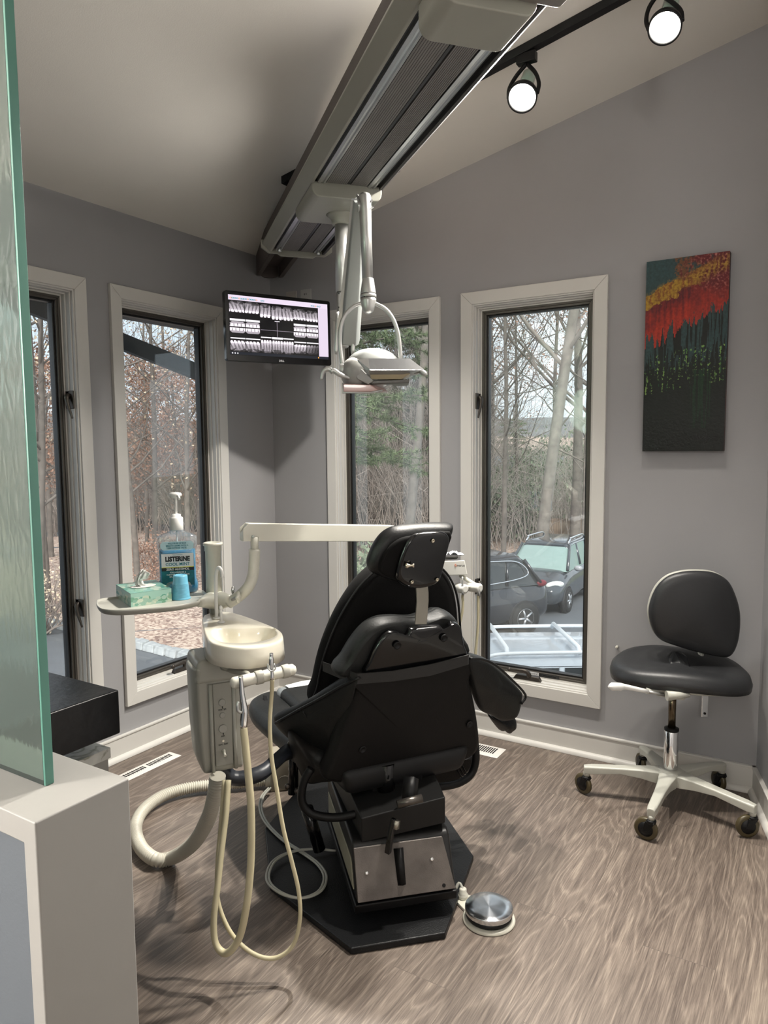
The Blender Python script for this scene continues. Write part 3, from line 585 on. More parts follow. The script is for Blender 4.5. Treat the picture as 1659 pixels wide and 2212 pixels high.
painted('screen', 360, 200, lambda u, v: MP(-sw/2+sw*u, -sh/2+.006+sh*v, .0012), xray_screen(), attr_mat('screen_picture', .25, emit=1.08), t)
text_obj('DELL', .013, mat('badge_grey', (.25, .25, .26, 1), .4), lambda x, y, z: MP(x, y-MH/2+.0125, .0012+z), t, bold=.0004)
b = MB(); cw = Vector((.04, -.04, ctr.z)); b.tube([MP(0, 0, -.05), MP(0, 0, -.12), (MP(0, 0, -.12)+cw)/2+Vector((.05, .0, 0)), cw+Vector((.02, -.02, 0))], .016, 10); b.build('wall_arm', BLK, t)
b = MB(); b.prism(rrect(.09, .16, .01), lambda x, y, h: cw+Vector((x*.707+h*.707, x*.707-h*.707, y)), -.02, .0); b.build('wall_bracket', BLK, t, bevel=.002)
# ================================================================ DENTAL CHAIR
an = math.radians(12); UA = AV*math.cos(an)-BV*math.sin(an); UB = BV*math.cos(an)+AV*math.sin(an); U0 = L(.31, .11, 0)
ZV = Vector((0, 0, 1))
def U(t, b, z): return U0+UA*t+UB*b+ZV*z
def TU(u, v, t0, lean=.2, zr=.45): return PLN(u, v, U0+UA*t0+ZV*zr, UA+ZV*lean)
def smooth_loop(pts, sub=4):
    n = len(pts); out = []
    for i in range(n):
        a, b_, c, d = pts[i-1], pts[i], pts[(i+1) % n], pts[(i+2) % n]
        for k in range(sub):
            t = k/sub; out.append(.5*((2*b_)+(c-a)*t+(2*a-5*b_+4*c-d)*t*t+(3*b_-a-3*c+d)*t**3))
    return out
def pillow(b, loop, n, th, inset=.02, puff=.0, mi=0):
    """closed outline pushed along n with softly rounded edges on both sides"""
    c = sum(loop, Vector())/len(loop); R = []
    for k, (h, s) in enumerate(((0, 2.2), (.04, 1.3), (.15, .55), (.35, .12), (.5, 0), (.65, .12), (.85, .55), (.96, 1.3), (1, 2.2))):
        R.append([p+(c-p).normalized()*min(inset*s, (c-p).length*.5)+n*(th*h+puff*(-1 if h == 0 else 1 if h == 1 else 0)*.0) for p in loop])
    o = len(b.v); b.rings(R, cap=False)
    m_ = len(loop)
    for idx, sgn in ((0, -1), (len(R)-1, 1)):     # domed caps
        rows = [R[idx]]; 
        for q in (.72, .4, .12): rows.append([c+(p-c)*q+n*(th*(0 if idx == 0 else 1)-0)+n*sgn*puff*(1-q*q)-(0*n) + ((R[idx][0]-R[idx][0])) for p in R[idx]])
        # keep the cap in the plane of its own ring
        rows2 = [rows[0]]
        cc = sum(R[idx], Vector())/m_
        for q in (.72, .4, .12): rows2.append([cc+(p-cc)*q+n*sgn*puff*(1-q*q) for p in R[idx]])
        b.rings(rows2, cap=False); b.f.append([len(b.v)-m_+j for j in range(m_)]); b.sm.append(True); b.mi.append(mi)
    return b
def px(pts, t0, lean=.2): return [TU(u, v, t0, lean) for u, v in pts]
NF = (UA+ZV*.2).normalized()
PLATE = mat('base_plate_black', (.006, .0065, .0075, 1), .42, spec=.35, bump=.5, bscale=260, var=.1)
chair = thing('dental_chair', 'black reclining dental chair seen from behind on an octagonal base', 'dental chair', L(.55, 0, 0))
b = MB(); b.prism([(0, -.15), (.375, -.36), (.75, -.352), (1.12, -.15), (1.12, .15), (.75, .36), (.375, .37), (0, .142)], lambda t, q, h: L(t, q, h), .0, .022); b.build('base_plate', PLATE, chair, bevel=.004)
COVB = mat('mottled_brown_metal', (.115, .100, .090, 1), .42, metal=.35, bump=.35, bscale=300, var=.25, vscale=14)
b = MB(); b.prism([(.09, .062), (.083, .095), (.70, .095), (.70, .062)], lambda t, z, q: L(t, q, z), -.121, .212); b.build('cover_skirt', BLK, chair, bevel=.006)
b = MB(); b.prism([(.085, .10), (.150, .245), (.175, .262), (.66, .262), (.66, .10)], lambda t, z, q: L(t, q, z), -.116, .206); b.build('motor_cover', mat('satin_black_metal', (.009, .009, .009, 1), .4, spec=.35), chair, bevel=.01)
b = MB(); b.hexa([L(.080, -.113, .104), L(.080, .203, .104), L(.086, .203, .104), L(.086, -.113, .104), L(.143, -.113, .246), L(.143, .178, .246), L(.149, .178, .246), L(.149, -.113, .246)]); b.build('rear_panel', COVB, chair, bevel=.004)
b = MB(); b.hexa([L(.12, -.120, .125), L(.62, -.120, .125), L(.62, -.115, .125), L(.12, -.115, .125), L(.165, -.120, .205), L(.62, -.120, .205), L(.62, -.115, .205), L(.165, -.115, .205)]); b.build('side_panel', mat('olive_strip', (.28, .27, .2, 1), .5), chair, bevel=.002)
for q, z in ((-.078, .178), (.135, .190)):
    b = MB(); t_ = .080+(z-.104)*.4437-.001; b.lathe([(.0065, 0), (.0065, .002), (.003, .0035)], L(t_, q, z), -AV+ZV*.4, 12); b.build('screw', CHROME, chair)
b = MB(); P = lambda q, z: L(.080+(z-.104)*.4437-.0015, q, z); b.tube([P(.030, .135), P(.030, .232)], [.013, .016], 4); b.build('cover_slot', BLK, chair)
b = MB(); b.lathe([(.006, 0), (.006, .001)], L(.086, .165, .117), -AV+ZV*.4, 12); b.build('screw_hole', BLK, chair)
# lift arm, seat frame
DK = mat('dark_metal', (.007, .007, .0075, 1), .5, spec=.3, var=.15, vscale=15)
LIFTM = mat('lift_arm_metal', (.008, .008, .008, 1), .5, spec=.3, var=.15)
b = MB(); b.hexa([T(781, 1822, .16), T(962, 1778, .16)+AV*0, L(.75, .25, .27), L(.75, -.12, .27), T(781, 1768, .16), T(962, 1722, .16), L(.75, .25, .385), L(.75, -.12, .385)]); b.build('lift_arm', LIFTM, chair, bevel=.004)
b = MB(); b.prism([(.30, .26), (.30, .40), (.75, .42), (.75, .20)], lambda t, z, q: L(t, q, z), -.02, .16); b.build('seat_bracket', BLK, chair, bevel=.01)
b = MB(); b.hexa([U(-.02, -.23, .36), U(-.02, .21, .36), U(.62, .24, .33), U(.62, -.24, .33), U(-.02, -.25, .45), U(-.02, .25, .45), U(.62, .25, .45), U(.62, -.25, .45)]); b.build('seat_frame', DK, chair, bevel=.03)
b = MB(); b.tube([L(.30, .03, .33), L(.30, .03, .44)], .03, 14); b.build('back_cylinder', GLOSSBLK, chair)
b = MB(); b.tube([T(663, 1745, .45), T(690, 1835, .45)], .022, 16); b.build('lift_cylinder', GLOSSBLK, chair)
b = MB(); b.tube([T(858, 1738, .10), T(912, 1724, .10)], .013, 14); b.build('pivot_pin', mat('oiled_steel', (.10, .09, .08, 1), .3, metal=.8), chair)
b = MB(); b.tube([T(850, 1768, .09), T(845, 1792, .09), T(842, 1815, .085), T(838, 1842, .09)], [.010, .012, .012, .012], 4, sub=3); b.build('release_lever', GLOSSBLK, chair, bevel=.002)
b = MB(); b.tube([T(857, 1772, .088), T(854, 1790, .085)], .0125, 4); b.build('lever_plate', mat('worn_steel', (.35, .33, .28, 1), .35, metal=.8), chair)
b = MB(); b.tube([T(888, 1680, .16), T(884, 1735, .12)], .026, 4); b.build('rear_strut', BLK, chair)
# back shell
sh = [(700, 1683), (712, 1650), (730, 1600), (750, 1545), (766, 1490), (773, 1455), (1012, 1415), (1020, 1470), (1032, 1530), (1040, 1590), (1038, 1620), (1020, 1640), (960, 1662), (870, 1682), (780, 1694), (720, 1696)]
b = MB(); pillow(b, smooth_loop(px(sh, 0), 4), NF, .075, .012, .006); b.build('back_shell', mat('matt_black_shell', (.005, .0046, .0045, 1), .55, spec=.2, bump=.2, bscale=300), chair)
b = MB(); pillow(b, smooth_loop(px([(722, 1686), (780, 1688), (870, 1676), (960, 1658), (1024, 1636), (1020, 1664), (985, 1690), (920, 1706), (850, 1716), (790, 1716), (745, 1704)], .085)), NF, .06, .010, .002); b.build('lumbar_shell', mat('matt_black_shell', (0, 0, 0, 1)), chair)
mid = [(738, 1468), (750, 1436), (772, 1398), (798, 1367), (828, 1350), (862, 1344), (905, 1344), (948, 1334), (966, 1329), (982, 1333), (996, 1348), (1005, 1375), (1014, 1420), (880, 1452)]
b = MB(); pillow(b, smooth_loop(px(mid, .015)), NF, .09, .010, .005); b.build('upper_back_pad', LEATHG, chair)
gp = [(788, 1466), (799, 1432), (813, 1400), (826, 1380), (838, 1370), (850, 1366), (864, 1368), (872, 1376), (881, 1374), (887, 1364), (896, 1360), (920, 1357), (945, 1354), (955, 1354), (962, 1362), (971, 1361), (976, 1351), (985, 1347), (994, 1351), (1000, 1362), (1005, 1395), (1011, 1428), (950, 1443), (870, 1456)]
b = MB(); pillow(b, smooth_loop(px(gp, -.012), 2), NF, .035, .005, .002); b.build('gloss_back_plate', GLOSSBLK, chair)
for u, v in ((859, 1395), (960, 1379)):
    b = MB(); p = TU(u, v, -.022); b.lathe([(.013, 0), (.013, .004), (.009, .0045), (.008, .001), (.0001, .001)], p+NF*.004, -NF, 20); b.build('plate_bolt', BLK, chair)
for u, v in ((1015, 1565), (784, 1620)):
    b = MB(); p = TU(u, v, -.006); b.lathe([(.013, 0), (.013, .003), (.008, .003), (.007, .0005), (.0001, .0005)], p+NF*.002, -NF, 20); b.build('shell_bolt', DK, chair)
# front cushion with piping
cu = [(680, 1535), (686, 1490), (697, 1435), (713, 1385), (735, 1335), (762, 1290), (790, 1255), (830, 1225), (900, 1205), (955, 1225), (982, 1258), (995, 1300), (1000, 1360), (1004, 1440), (960, 1560), (760, 1600)]
lp = smooth_loop(px(cu, .16), 4); b = MB(); pillow(b, lp, NF, .10, .022, .02); b.build('back_cushion', FABR, chair)
b = MB(); b.tube([p-(sum(lp, Vector())/len(lp)-p).normalized()*-.004+NF*.012 for p in lp[:54]], .004, 8); b.build('cushion_piping', LEATH, chair)
# band round the back
b = MB(); bp_ = [(698, 1430, 1450, .15), (735, 1443, 1466, .06), (772, 1456, 1478, -.02), (850, 1450, 1472, -.028), (930, 1436, 1460, -.028), (1011, 1415, 1436, -.02), (1016, 1414, 1430, .05)]
R = [[TU(u, v0, t_), TU(u, v1, t_), TU(u, v1, t_)+NF*.004, TU(u, v0, t_)+NF*.004] for u, v0, v1, t_ in bp_]; b.rings(R, smooth=False); b.build('back_band', mat('black_elastic', (.016, .016, .016, 1), .7, bump=.3, bscale=400), chair)
# headrest
b = MB(); pillow(b, smooth_loop(px([(803, 1228), (808, 1205), (820, 1180), (838, 1158), (862, 1145), (905, 1139), (955, 1136), (984, 1137), (988, 1144), (982, 1165), (972, 1195), (962, 1228), (950, 1262), (905, 1268), (860, 1262), (815, 1246)], .03)), NF, .075, .020, .012); b.build('headrest_cushion', LEATH, chair)
b = MB(); lp = smooth_loop(px([(820, 1236), (828, 1205), (848, 1178), (872, 1163), (905, 1158), (975, 1150), (966, 1195), (950, 1248), (905, 1262), (850, 1252)], .015), 3); pillow(b, lp, NF, .02, .006, .002); b.build('headrest_back', FABR, chair)
b = MB(); lp = smooth_loop(px([(858, 1248), (866, 1210), (878, 1180), (893, 1161), (915, 1153), (950, 1150), (968, 1155), (974, 1170), (968, 1200), (958, 1238), (950, 1258), (930, 1270), (898, 1274), (872, 1266)], -.005), 3); pillow(b, lp, NF, .028, .008, .004); b.build('headrest_plate', GLOSSBLK, chair)
b = MB(); p = TU(882, 1222, -.02); sd = UB*.9+UA*-.3; b.tube([p-sd*.010, p-sd*.004, p+sd*.004, p+sd*.012, p+sd*.018], [.0085, .0085, .004, .004, .008], 14); b.build('headrest_knob', mat('brass_steel', (.55, .5, .4, 1), .25, metal=1.), chair)
for u, v in ((935, 1168), (890, 1257), (944, 1252)):
    b = MB(); p = TU(u, v, -.008); b.lathe([(.006, 0), (.006, .003), (.003, .003), (.003, .001), (.0001, .001)], p, -NF, 14); b.build('plate_screw', mat('brass_steel', (0, 0, 0, 1)), chair)
b = MB(); R = [[TU(u0, v, t_), TU(u1, v, t_), TU(u1, v, t_)+NF*.006, TU(u0, v, t_)+NF*.006] for u0, u1, v, t_ in ((899, 924, 1262, .0), (900, 926, 1280, .0), (901, 926, 1300, -.004), (899, 924, 1325, -.008), (897, 922, 1349, -.012))]; b.rings(R, smooth=False); b.build('headrest_bar', mat('bare_metal_bar', (.30, .285, .245, 1), .42, metal=.5, bump=.1, var=.1), chair, bevel=.001)
# armrest covers
def panel(name, pts, th, m_, **kw):
    b = MB(); lp = smooth_loop([TU(u, v, t_) for u, v, t_ in pts], 4); pillow(b, lp, NF, th, .014, kw.get('puff', .012)); return b.build(name, m_, chair)
panel('armrest_cover', [(773, 1465, -.015), (735, 1485, .03), (690, 1512, .08), (645, 1535, .13), (597, 1560, .19), (612, 1590, .19), (650, 1618, .16), (690, 1635, .12), (724, 1648, .08), (738, 1610, .05), (755, 1560, .02), (768, 1510, -.005)], .055, LEATHG)
b = MB(); b.tube([TU(u, v, t_)-NF*.004 for u, v, t_ in ((776, 1462, -.02), (735, 1482, .03), (690, 1508, .08), (645, 1532, .13), (594, 1561, .19))], .005, 8, sub=4); b.build('armrest_piping', LEATH, chair)
b = MB(); b.tube([TU(u, v, t_)-NF*.012 for u, v, t_ in ((652, 1534, .13), (682, 1582, .12), (722, 1645, .085))], .0022, 6, sub=4); b.build('armrest_seam', BLK, chair)
panel('armrest_cover', [(1014, 1423, -.01), (1040, 1424, .0), (1066, 1435, .02), (1098, 1462, .05), (1130, 1496, .09), (1133, 1510, .09), (1122, 1552, .09), (1092, 1563, .07), (1068, 1552, .05), (1044, 1540, .03), (1028, 1500, .01), (1020, 1465, -.01)], .06, LEATHG)
b = MB(); b.tube([TU(u, v, t_)-NF*.003 for u, v, t_ in ((1014, 1422, -.01), (1040, 1423, .0), (1068, 1435, .02), (1100, 1463, .05), (1134, 1500, .09), (1125, 1520, .085))], .0045, 8, sub=4); b.build('armrest_piping', LEATH, chair)
panel('armrest_end', [(1062, 1550, .10), (1090, 1558, .11), (1118, 1556, .12), (1121, 1575, .12), (1113, 1584, .12), (1104, 1590, .12), (1094, 1582, .12), (1085, 1583, .12)], .05, LEATH, puff=.006)
# seat, legrest
b = MB(); b.hexa([U(.12, -.24, .43), U(.12, .24, .43), U(.66, .25, .43), U(.66, -.25, .43), U(.12, -.25, .53), U(.12, .25, .53), U(.66, .26, .53), U(.66, -.26, .53)]); b.build('seat_cushion', LEATHG, chair, bevel=.035, bseg=4)
b = MB(); lp = smooth_loop([Z(u, v, .49) for u, v in ((537, 1520), (545, 1502), (572, 1490), (600, 1488), (640, 1500), (690, 1540), (735, 1590), (700, 1625), (645, 1615), (600, 1580), (560, 1550))]); pillow(b, lp, Vector((0, 0, -1)), .075, .02, .012); b.build('seat_wing', LEATHG, chair)
b = MB(); b.hexa([Z(568, 1505, .50)+ZV*.0, Z(576, 1506, .50), Z(583, 1533, .475), Z(576, 1532, .475)]+[Z(568, 1505, .50)+ZV*.006, Z(576, 1506, .50)+ZV*.006, Z(583, 1533, .475)+ZV*.006, Z(576, 1532, .475)+ZV*.006]); b.build('wing_slot', BLK, chair)
lg = [Z(u, v, .515) for u, v in ((596, 1489), (612, 1480), (650, 1471), (700, 1463), (760, 1458), (790, 1490), (760, 1560), (700, 1552), (655, 1538))]
b = MB(); pillow(b, smooth_loop(lg, 3), Vector((0, 0, -1)), .09, .012, .004); b.build('legrest_cushion', mat('grey_vinyl', (.16, .175, .18, 1), .4), chair)
mesh_m = mat('woven_insert', (.50, .52, .50, 1), .7, bump=.6, bscale=600)
b = MB(); lp = [Z(u, v, .519) for u, v in ((616, 1482), (650, 1473), (700, 1465), (752, 1462), (770, 1490), (745, 1548), (690, 1530))]; b.prism(list(range(7)), None, 0, 0) if False else None
n_ = len(lp); b.add(lp+[p+ZV*.003 for p in lp], [tuple(range(n_))[::-1], tuple(range(n_, 2*n_))]+[(i, (i+1) % n_, n_+(i+1) % n_, n_+i) for i in range(n_)]); b.build('legrest_insert', mesh_m, chair)
# side frames, linkage
b = MB(); b.tube([T(u, v, t_) for u, v, t_ in ((672, 1660, .30), (656, 1690, .30), (652, 1730, .30), (672, 1757, .29), (720, 1766, .27), (770, 1758, .25), (800, 1745, .25))], .014, 10, sub=5); b.build('guard_loop', BLK, chair)
b = MB(); b.tube([T(u, v, t_) for u, v, t_ in ((1026, 1600, .42), (1028, 1640, .42), (1018, 1672, .42), (990, 1692, .40), (945, 1700, .38), (900, 1700, .38))], .014, 10, sub=5); b.build('guard_loop', BLK, chair)
for k in range(3): b = MB(); b.tube([T(975+8*k, 1640, .45), T(1003+4*k, 1690-6*k, .45)], .003, 6); b.build('guard_wire', BLK, chair)
b = MB(); b.tube([T(632, 1600, .45), T(630, 1715, .45)], .013, 10); b.build('linkage_bar', GLOSSBLK, chair)
b = MB(); b.tube([T(640, 1602, .46), T(640, 1700, .46)], .008, 10); b.build('linkage_bar', GLOSSBLK, chair)
for u, v in ((627, 1605), (634, 1607), (621, 1698), (642, 1708)):
    b = MB(); p = T(u, v, .425); b.lathe([(.010, 0), (.010, .006), (.004, .009)], p, -AV, 16); b.build('linkage_bolt', mat('oiled_steel', (0, 0, 0, 1)), chair)
panel('side_cover', [(636, 1600, .10), (670, 1615, .10), (725, 1650, .05), (735, 1690, .05), (700, 1700, .07), (668, 1702, .10), (655, 1680, .12), (642, 1650, .12)], .10, mat('side_cover_brown', (.012, .011, .010, 1), .6, spec=.3))
# ================================================================ CUSPIDOR UNIT (assistant side)
cup = thing('cuspidor_unit', 'cream cuspidor with round basin on a grey pedestal left of the chair', 'cuspidor', D(490, 1560, 2.2))
RZ = .93
out_px = [(436, 1336), (441, 1328), (457, 1322), (478, 1320), (499, 1322), (533, 1332), (586, 1351), (607, 1363), (612, 1376), (605, 1384), (590, 1390), (561, 1396), (523, 1399), (485, 1396), (457, 1388), (444, 1374), (438, 1349)]
in_px = [(461, 1374), (463, 1364), (480, 1357), (514, 1357), (542, 1355), (571, 1354), (590, 1357), (599, 1366), (590, 1376), (561, 1385), (523, 1389), (485, 1387), (468, 1381)]
OL = smooth_loop([Z(u, v, RZ) for u, v in out_px], 6); IL = smooth_loop([Z(u, v, RZ) for u, v in in_px], 6); ic = sum(IL, Vector())/len(IL)
def resample(loop, c, n=64):
    out = []
    for k in range(n):
        a = 2*PI*k/n; d = Vector((math.cos(a), math.sin(a), 0)); best = None
        for i in range(len(loop)):
            p, q = loop[i]-c, loop[(i+1) % len(loop)]-c; e = q-p; den = d.x*(-e.y)+d.y*e.x
            if abs(den) < 1e-12: continue
            s = (p.x*(-e.y)+p.y*e.x)/den; w = (d.x*p.y-d.y*p.x)/den
            if s > 0 and -1e-6 <= w <= 1+1e-6 and (best is None or s > best): best = s
        out.append(c+d*(best or .1))
    return out
OLr, ILr = resample(OL, ic), resample(IL, ic)
def sc_(loop, c, k, dz, ins=0): return [c+(p-c)*k+(c-p).normalized()*ins+ZV*dz for p in loop]
R = [sc_(OLr, ic, 1, -.062, -.004), sc_(OLr, ic, 1, -.03, -.002), sc_(OLr, ic, 1, -.008), sc_(OLr, ic, 1, -.002, .002), sc_(OLr, ic, 1, 0, .007)]
R += [[o_*.5+i_*.5+ZV*-.001 for o_, i_ in zip(R[-1], ILr)], sc_(ILr, ic, 1, 0, -.003), sc_(ILr, ic, 1, -.004, .001), sc_(ILr, ic, .94, -.02), sc_(ILr, ic, .84, -.045), sc_(ILr, ic, .6, -.058), sc_(ILr, ic, .25, -.062), sc_(ILr, ic, .04, -.066)]
b = MB(); b.rings(R, cap=False); n_ = 64; b.f.append([len(b.v)-n_+j for j in range(n_)]); b.sm.append(True); b.mi.append(0)
b.f.append(list(range(n_))); b.sm.append(False); b.mi.append(0); b.build('basin_deck', IVORY, cup)
b = MB(); b.rings([sc_(ILr, ic, 1.0, -.063), sc_(ILr, ic, .95, -.075), sc_(ILr, ic, .85, -.092), sc_(ILr, ic, .62, -.108), sc_(ILr, ic, .3, -.115)]); b.build('basin_underside', GREYB, cup)
def on(u, v, z=RZ): return Z(u, v, z)
p = on(468, 1336); dirc = (on(500, 1345)-p).normalized()
b = MB(); b.tube([p, p+ZV*.10, p+ZV*.155+dirc*.006, p+ZV*.175+dirc*.022, p+ZV*.165+dirc*.038, p+ZV*.145+dirc*.042], .0058, 12, sub=4); b.lathe([(.014, 0), (.012, .004), (.006, .006)], p, seg=18); b.build('cup_filler_spout', WHITEP, cup)
p = on(478, 1345); b = MB(); b.tube([p, p+ZV*.022, p+ZV*.045], [.0045, .0045, .0045], 12); b.ell(p+ZV*.048, (.006, .006, .01), 12, 8); b.lathe([(.013, 0), (.011, .004), (.005, .006)], p, seg=18); b.build('rinse_spout', WHITEP, cup)
# pedestal
PB = Z(448, 1680, .50); wz = lambda x, y, z: Vector((PB.x, PB.y, 0))+UB*x+UA*y+ZV*z
bw, bd = .108, .17
b = MB(); sec = []
for z, sx, sy in ((.505, -.002, .015), (.515, -.008, .004), (.56, -.012, 0), (.66, -.018, 0), (.75, -.020, 0), (.84, -.022, 0)):
    lp = [(x, y) for x, y in ((sx+.0, sy), (bw+.004, sy), (bw+.006, sy+.02), (bw+.006, bd-.02), (bw-.01, bd-sy), (sx+.01, bd-sy), (sx-.012+(z < .53)*.01, bd*.6), (sx-.012+(z < .53)*.01, bd*.2))]
    sec.append([wz(x, y, z) for x, y in lp])
b.rings(sec, smooth=False); b.build('pedestal_body', GREYB, cup, bevel=.012, bseg=3)
b = MB(); b.hexa([wz(-.028, -.006, .792), wz(bw+.01, -.006, .792), wz(bw+.01, bd+.01, .792), wz(-.028, bd+.01, .792), wz(-.018, .004, .862), wz(bw, .004, .862), wz(bw, bd, .862), wz(-.018, bd, .862)]); b.build('pedestal_cap', GREYB, cup, bevel=.014, bseg=3)
b = MB(); b.hexa([wz(.026, -.006, .53), wz(.080, -.006, .53), wz(.080, .004, .53), wz(.026, .004, .53), wz(.022, -.006, .79), wz(.082, -.006, .79), wz(.082, .004, .79), wz(.022, .004, .79)]); b.build('control_panel', mat('panel_grey', (.30, .30, .265, 1), .4), cup, bevel=.003)
for x in (.018, .088): b = MB(); b.tube([wz(x, -.004, .515), wz(x-.002, -.006, .60), wz(x-.002, -.006, .79)], .006, 10); b.build('panel_rib', GREYB, cup)
for z, r_ in ((.730, .0105), (.690, .0085), (.648, .0125)):
    b = MB(); b.lathe([(r_, 0), (r_, .003), (r_-.001, .004)], wz(.050, -.006, z), -UA, 24); b.build('touch_button', mat('button_grey', (.33, .33, .30, 1), .35), cup)
INK = mat('dark_ink', (.05, .05, .05, 1), .6)
for tx, z in (('WATER', .707), ('AIR', .624), ('ON  OFF', .598)): text_obj(tx, .0075, INK, lambda x, y, zz, z=z: wz(.050+x, -.0066-zz, z+y), cup)
b = MB(); [b.box(wz(.050, -.0066, z), (.006, .0006, .0065)) for z in (.7145,)]; b.build('water_symbol', INK, cup)
b = MB(); b.box(wz(.050, -.0066, .6325), (.006, .0006, .0065)); b.build('air_symbol', INK, cup)
b = MB(); b.lathe([(.0035, 0), (.0035, .002)], wz(.050, -.006, .609), -UA, 12); b.build('indicator', IVORY, cup)
b = MB(); p = wz(.050, -.006, .578); b.tube([p, p-UA*.012-ZV*.003, p-UA*.022-ZV*.008], [.006, .0035, .0045], 10); b.build('toggle_switch', CREAM, cup)
b = MB(); p = on(472, 1436, .862); b.lathe([(.026, 0), (.026, .012), (.020, .013)], wz(.045, .05, .86), seg=28); b.build('filter_cap', GREYB, cup)
# instrument holder bar
h0, h1 = D(503, 1476, 2.0), D(634, 1446, 2.08)
b = MB(); hd_ = (h1-h0).normalized(); b.tube([h0-hd_*.006, h0, h0+hd_*.006, h1-hd_*.006, h1, h1+hd_*.006], [.009, .0155, .0165, .0165, .0155, .009], 20); b.build('holder_bar', CREAM, cup)
for f in (.42, .86):
    p = h0+(h1-h0)*f; b = MB(); b.lathe([(.0185, -.011), (.0195, -.008), (.0195, .008), (.0185, .011)], p, hd_, 24, cap=True); b.build('holder_notch', mat('notch_grey', (.42, .41, .36, 1), .4), cup)
b = MB(); b.tube([h0+(h1-h0)*.3, h0+(h1-h0)*.3+UA*.05-ZV*.0, wz(.05, .04, .83)], .009, 10); b.build('holder_arm', GREYB, cup)
# post, tray
TZ = 1.0
pp = D(463, 1285, 2.51); pt = Vector((pp.x, pp.y, D(463, 1170, 2.51).z)); pb = Vector((pp.x, pp.y, TZ-.01))
b = MB(); b.tube([Vector((pp.x, pp.y, .90)), pb], .017, 20); b.build('lower_post', GREYB, cup)
b = MB(); hh = pt.z-pb.z; b.lathe([(.0272, 0), (.0262, hh-.03), (.0285, hh-.029), (.0285, hh-.012), (.0335, hh-.010), (.0335, hh-.002), (.029, hh), (.024, hh), (.022, hh-.01)], pb, seg=36); b.build('cup_dispenser_tube', CREAM, cup)
tp = [(208, 1300), (214, 1294), (248, 1289), (300, 1285), (360, 1280), (429, 1275), (441, 1277), (446, 1283), (436, 1294), (417, 1301), (369, 1309), (272, 1317), (226, 1316), (211, 1309)]
TL_ = smooth_loop([Z(u, v, TZ+.006) for u, v in tp], 4); tc_ = sum(TL_, Vector())/len(TL_)
b = MB(); b.rings([sc_(TL_, tc_, 1, -.020, .012), sc_(TL_, tc_, 1, -.016, .004), sc_(TL_, tc_, 1, -.006), sc_(TL_, tc_, 1, 0), sc_(TL_, tc_, 1, 0, .003), sc_(TL_, tc_, 1, -.006, .006)]); b.build('tray', mat('tray_grey', (.46, .455, .41, 1), .4), cup)
b = MB(); a_, c_, rr_ = Z(430, 1300, TZ), Vector((pp.x, pp.y, TZ-.01)), D(500, 1295, 2.45)
b.tube([a_-ZV*.006, (a_+c_)/2-ZV*.008, c_-ZV*.014, c_+(rr_-c_)*.45-ZV*.01, rr_-ZV*.004], [.012, .024, .034, .030, .016], 16, sub=3); b.lathe([(.032, -.03), (.036, -.026), (.036, .012), (.032, .016)], c_-ZV*.005, seg=30); b.build('tray_clamp', CREAM, cup)
for q in (D(513, 1290, 2.40),):
    b = MB(); ax_ = (RTv := V(RT)); b.tube([rr_-ZV*.002, q], .006, 10); b.build('clamp_bolt', SATIN, cup)
    b = MB(); n_ = 24; u1, u2 = ZV, V(FW); R = [[q+ax_*h+(u1*math.cos(2*PI*k/n_)+u2*math.sin(2*PI*k/n_))*(r_*(1+.28*math.cos(2*PI*k/n_*4))) for k in range(n_)] for h, r_ in ((-.004, .013), (.0, .0155), (.006, .0155), (.009, .012))]; b.rings(R); b.build('clamp_knob', CREAM, cup)
q = D(503, 1275, 2.45); b = MB(); n_ = 20; R = [[q+V(RT)*h+(ZV*math.cos(2*PI*k/n_)+V(FW)*math.sin(2*PI*k/n_))*(r_*(1+.25*math.cos(2*PI*k/n_*4))) for k in range(n_)] for h, r_ in ((-.004, .009), (.0, .011), (.005, .009))]; b.rings(R); b.build('clamp_knob', SATIN, cup)
b = MB(); b.tube([D(494, 1303, 2.46), D(512, 1291, 2.45), D(535, 1270, 2.43), D(546, 1245, 2.45), D(549, 1215, 2.46), D(550, 1186, 2.46)], .0190, 20, sub=5); b.build('elbow_tube', CREAM, cup)
b = MB(); b.tube([D(550, 1190, 2.46), D(550, 1160, 2.46)], .0135, 16); b.build('arm_pivot', CREAM, cup)
a0, a1 = D(521, 1149, 2.45), D(856, 1152, 2.78); ad_ = (a1-a0).normalized(); an_ = Vector((ad_.y, -ad_.x, 0)).normalized(); ht = .061
b = MB(); R = []
for f, hs, lo in ((-.0, .45, 1.), (.035, 1., 1.), (.97, 1., 1.), (1., .7, .8)):
    p = a0+(a1-a0)*f; w_ = .034
    R.append([p+an_*x*w_+ZV*(y*ht) for x, y in ((-.5, -.5*lo), (.5, -.5*lo), (.5, .5-1*(1-hs)*.55), (.35, .5-1*(1-hs)), (-.35, .5-1*(1-hs)), (-.5, .5-(1-hs)*.55))])
b.rings(R, smooth=False); b.build('balance_arm', CREAM, cup, bevel=.005, bseg=3)
b = MB(); p = D(547, 1159, 2.43); b.lathe([(.006, 0), (.006, .002), (.003, .002)], p, -V(FW), 16); b.build('arm_screw', SATIN, cup)
# support arm under the unit
b = MB(); b.tube([wz(.05, .09, .50), wz(.08, .09, .44)+UB*.02, D(560, 1672, 2.36), D(595, 1645, 2.42), D(628, 1622, 2.5), L(.5, -.15, .42)], [.022, .026, .028, .028, .028, .026], 4, sub=4); b.build('support_arm', mat('slate_black_metal', (.022, .026, .034, 1), .42), chair)
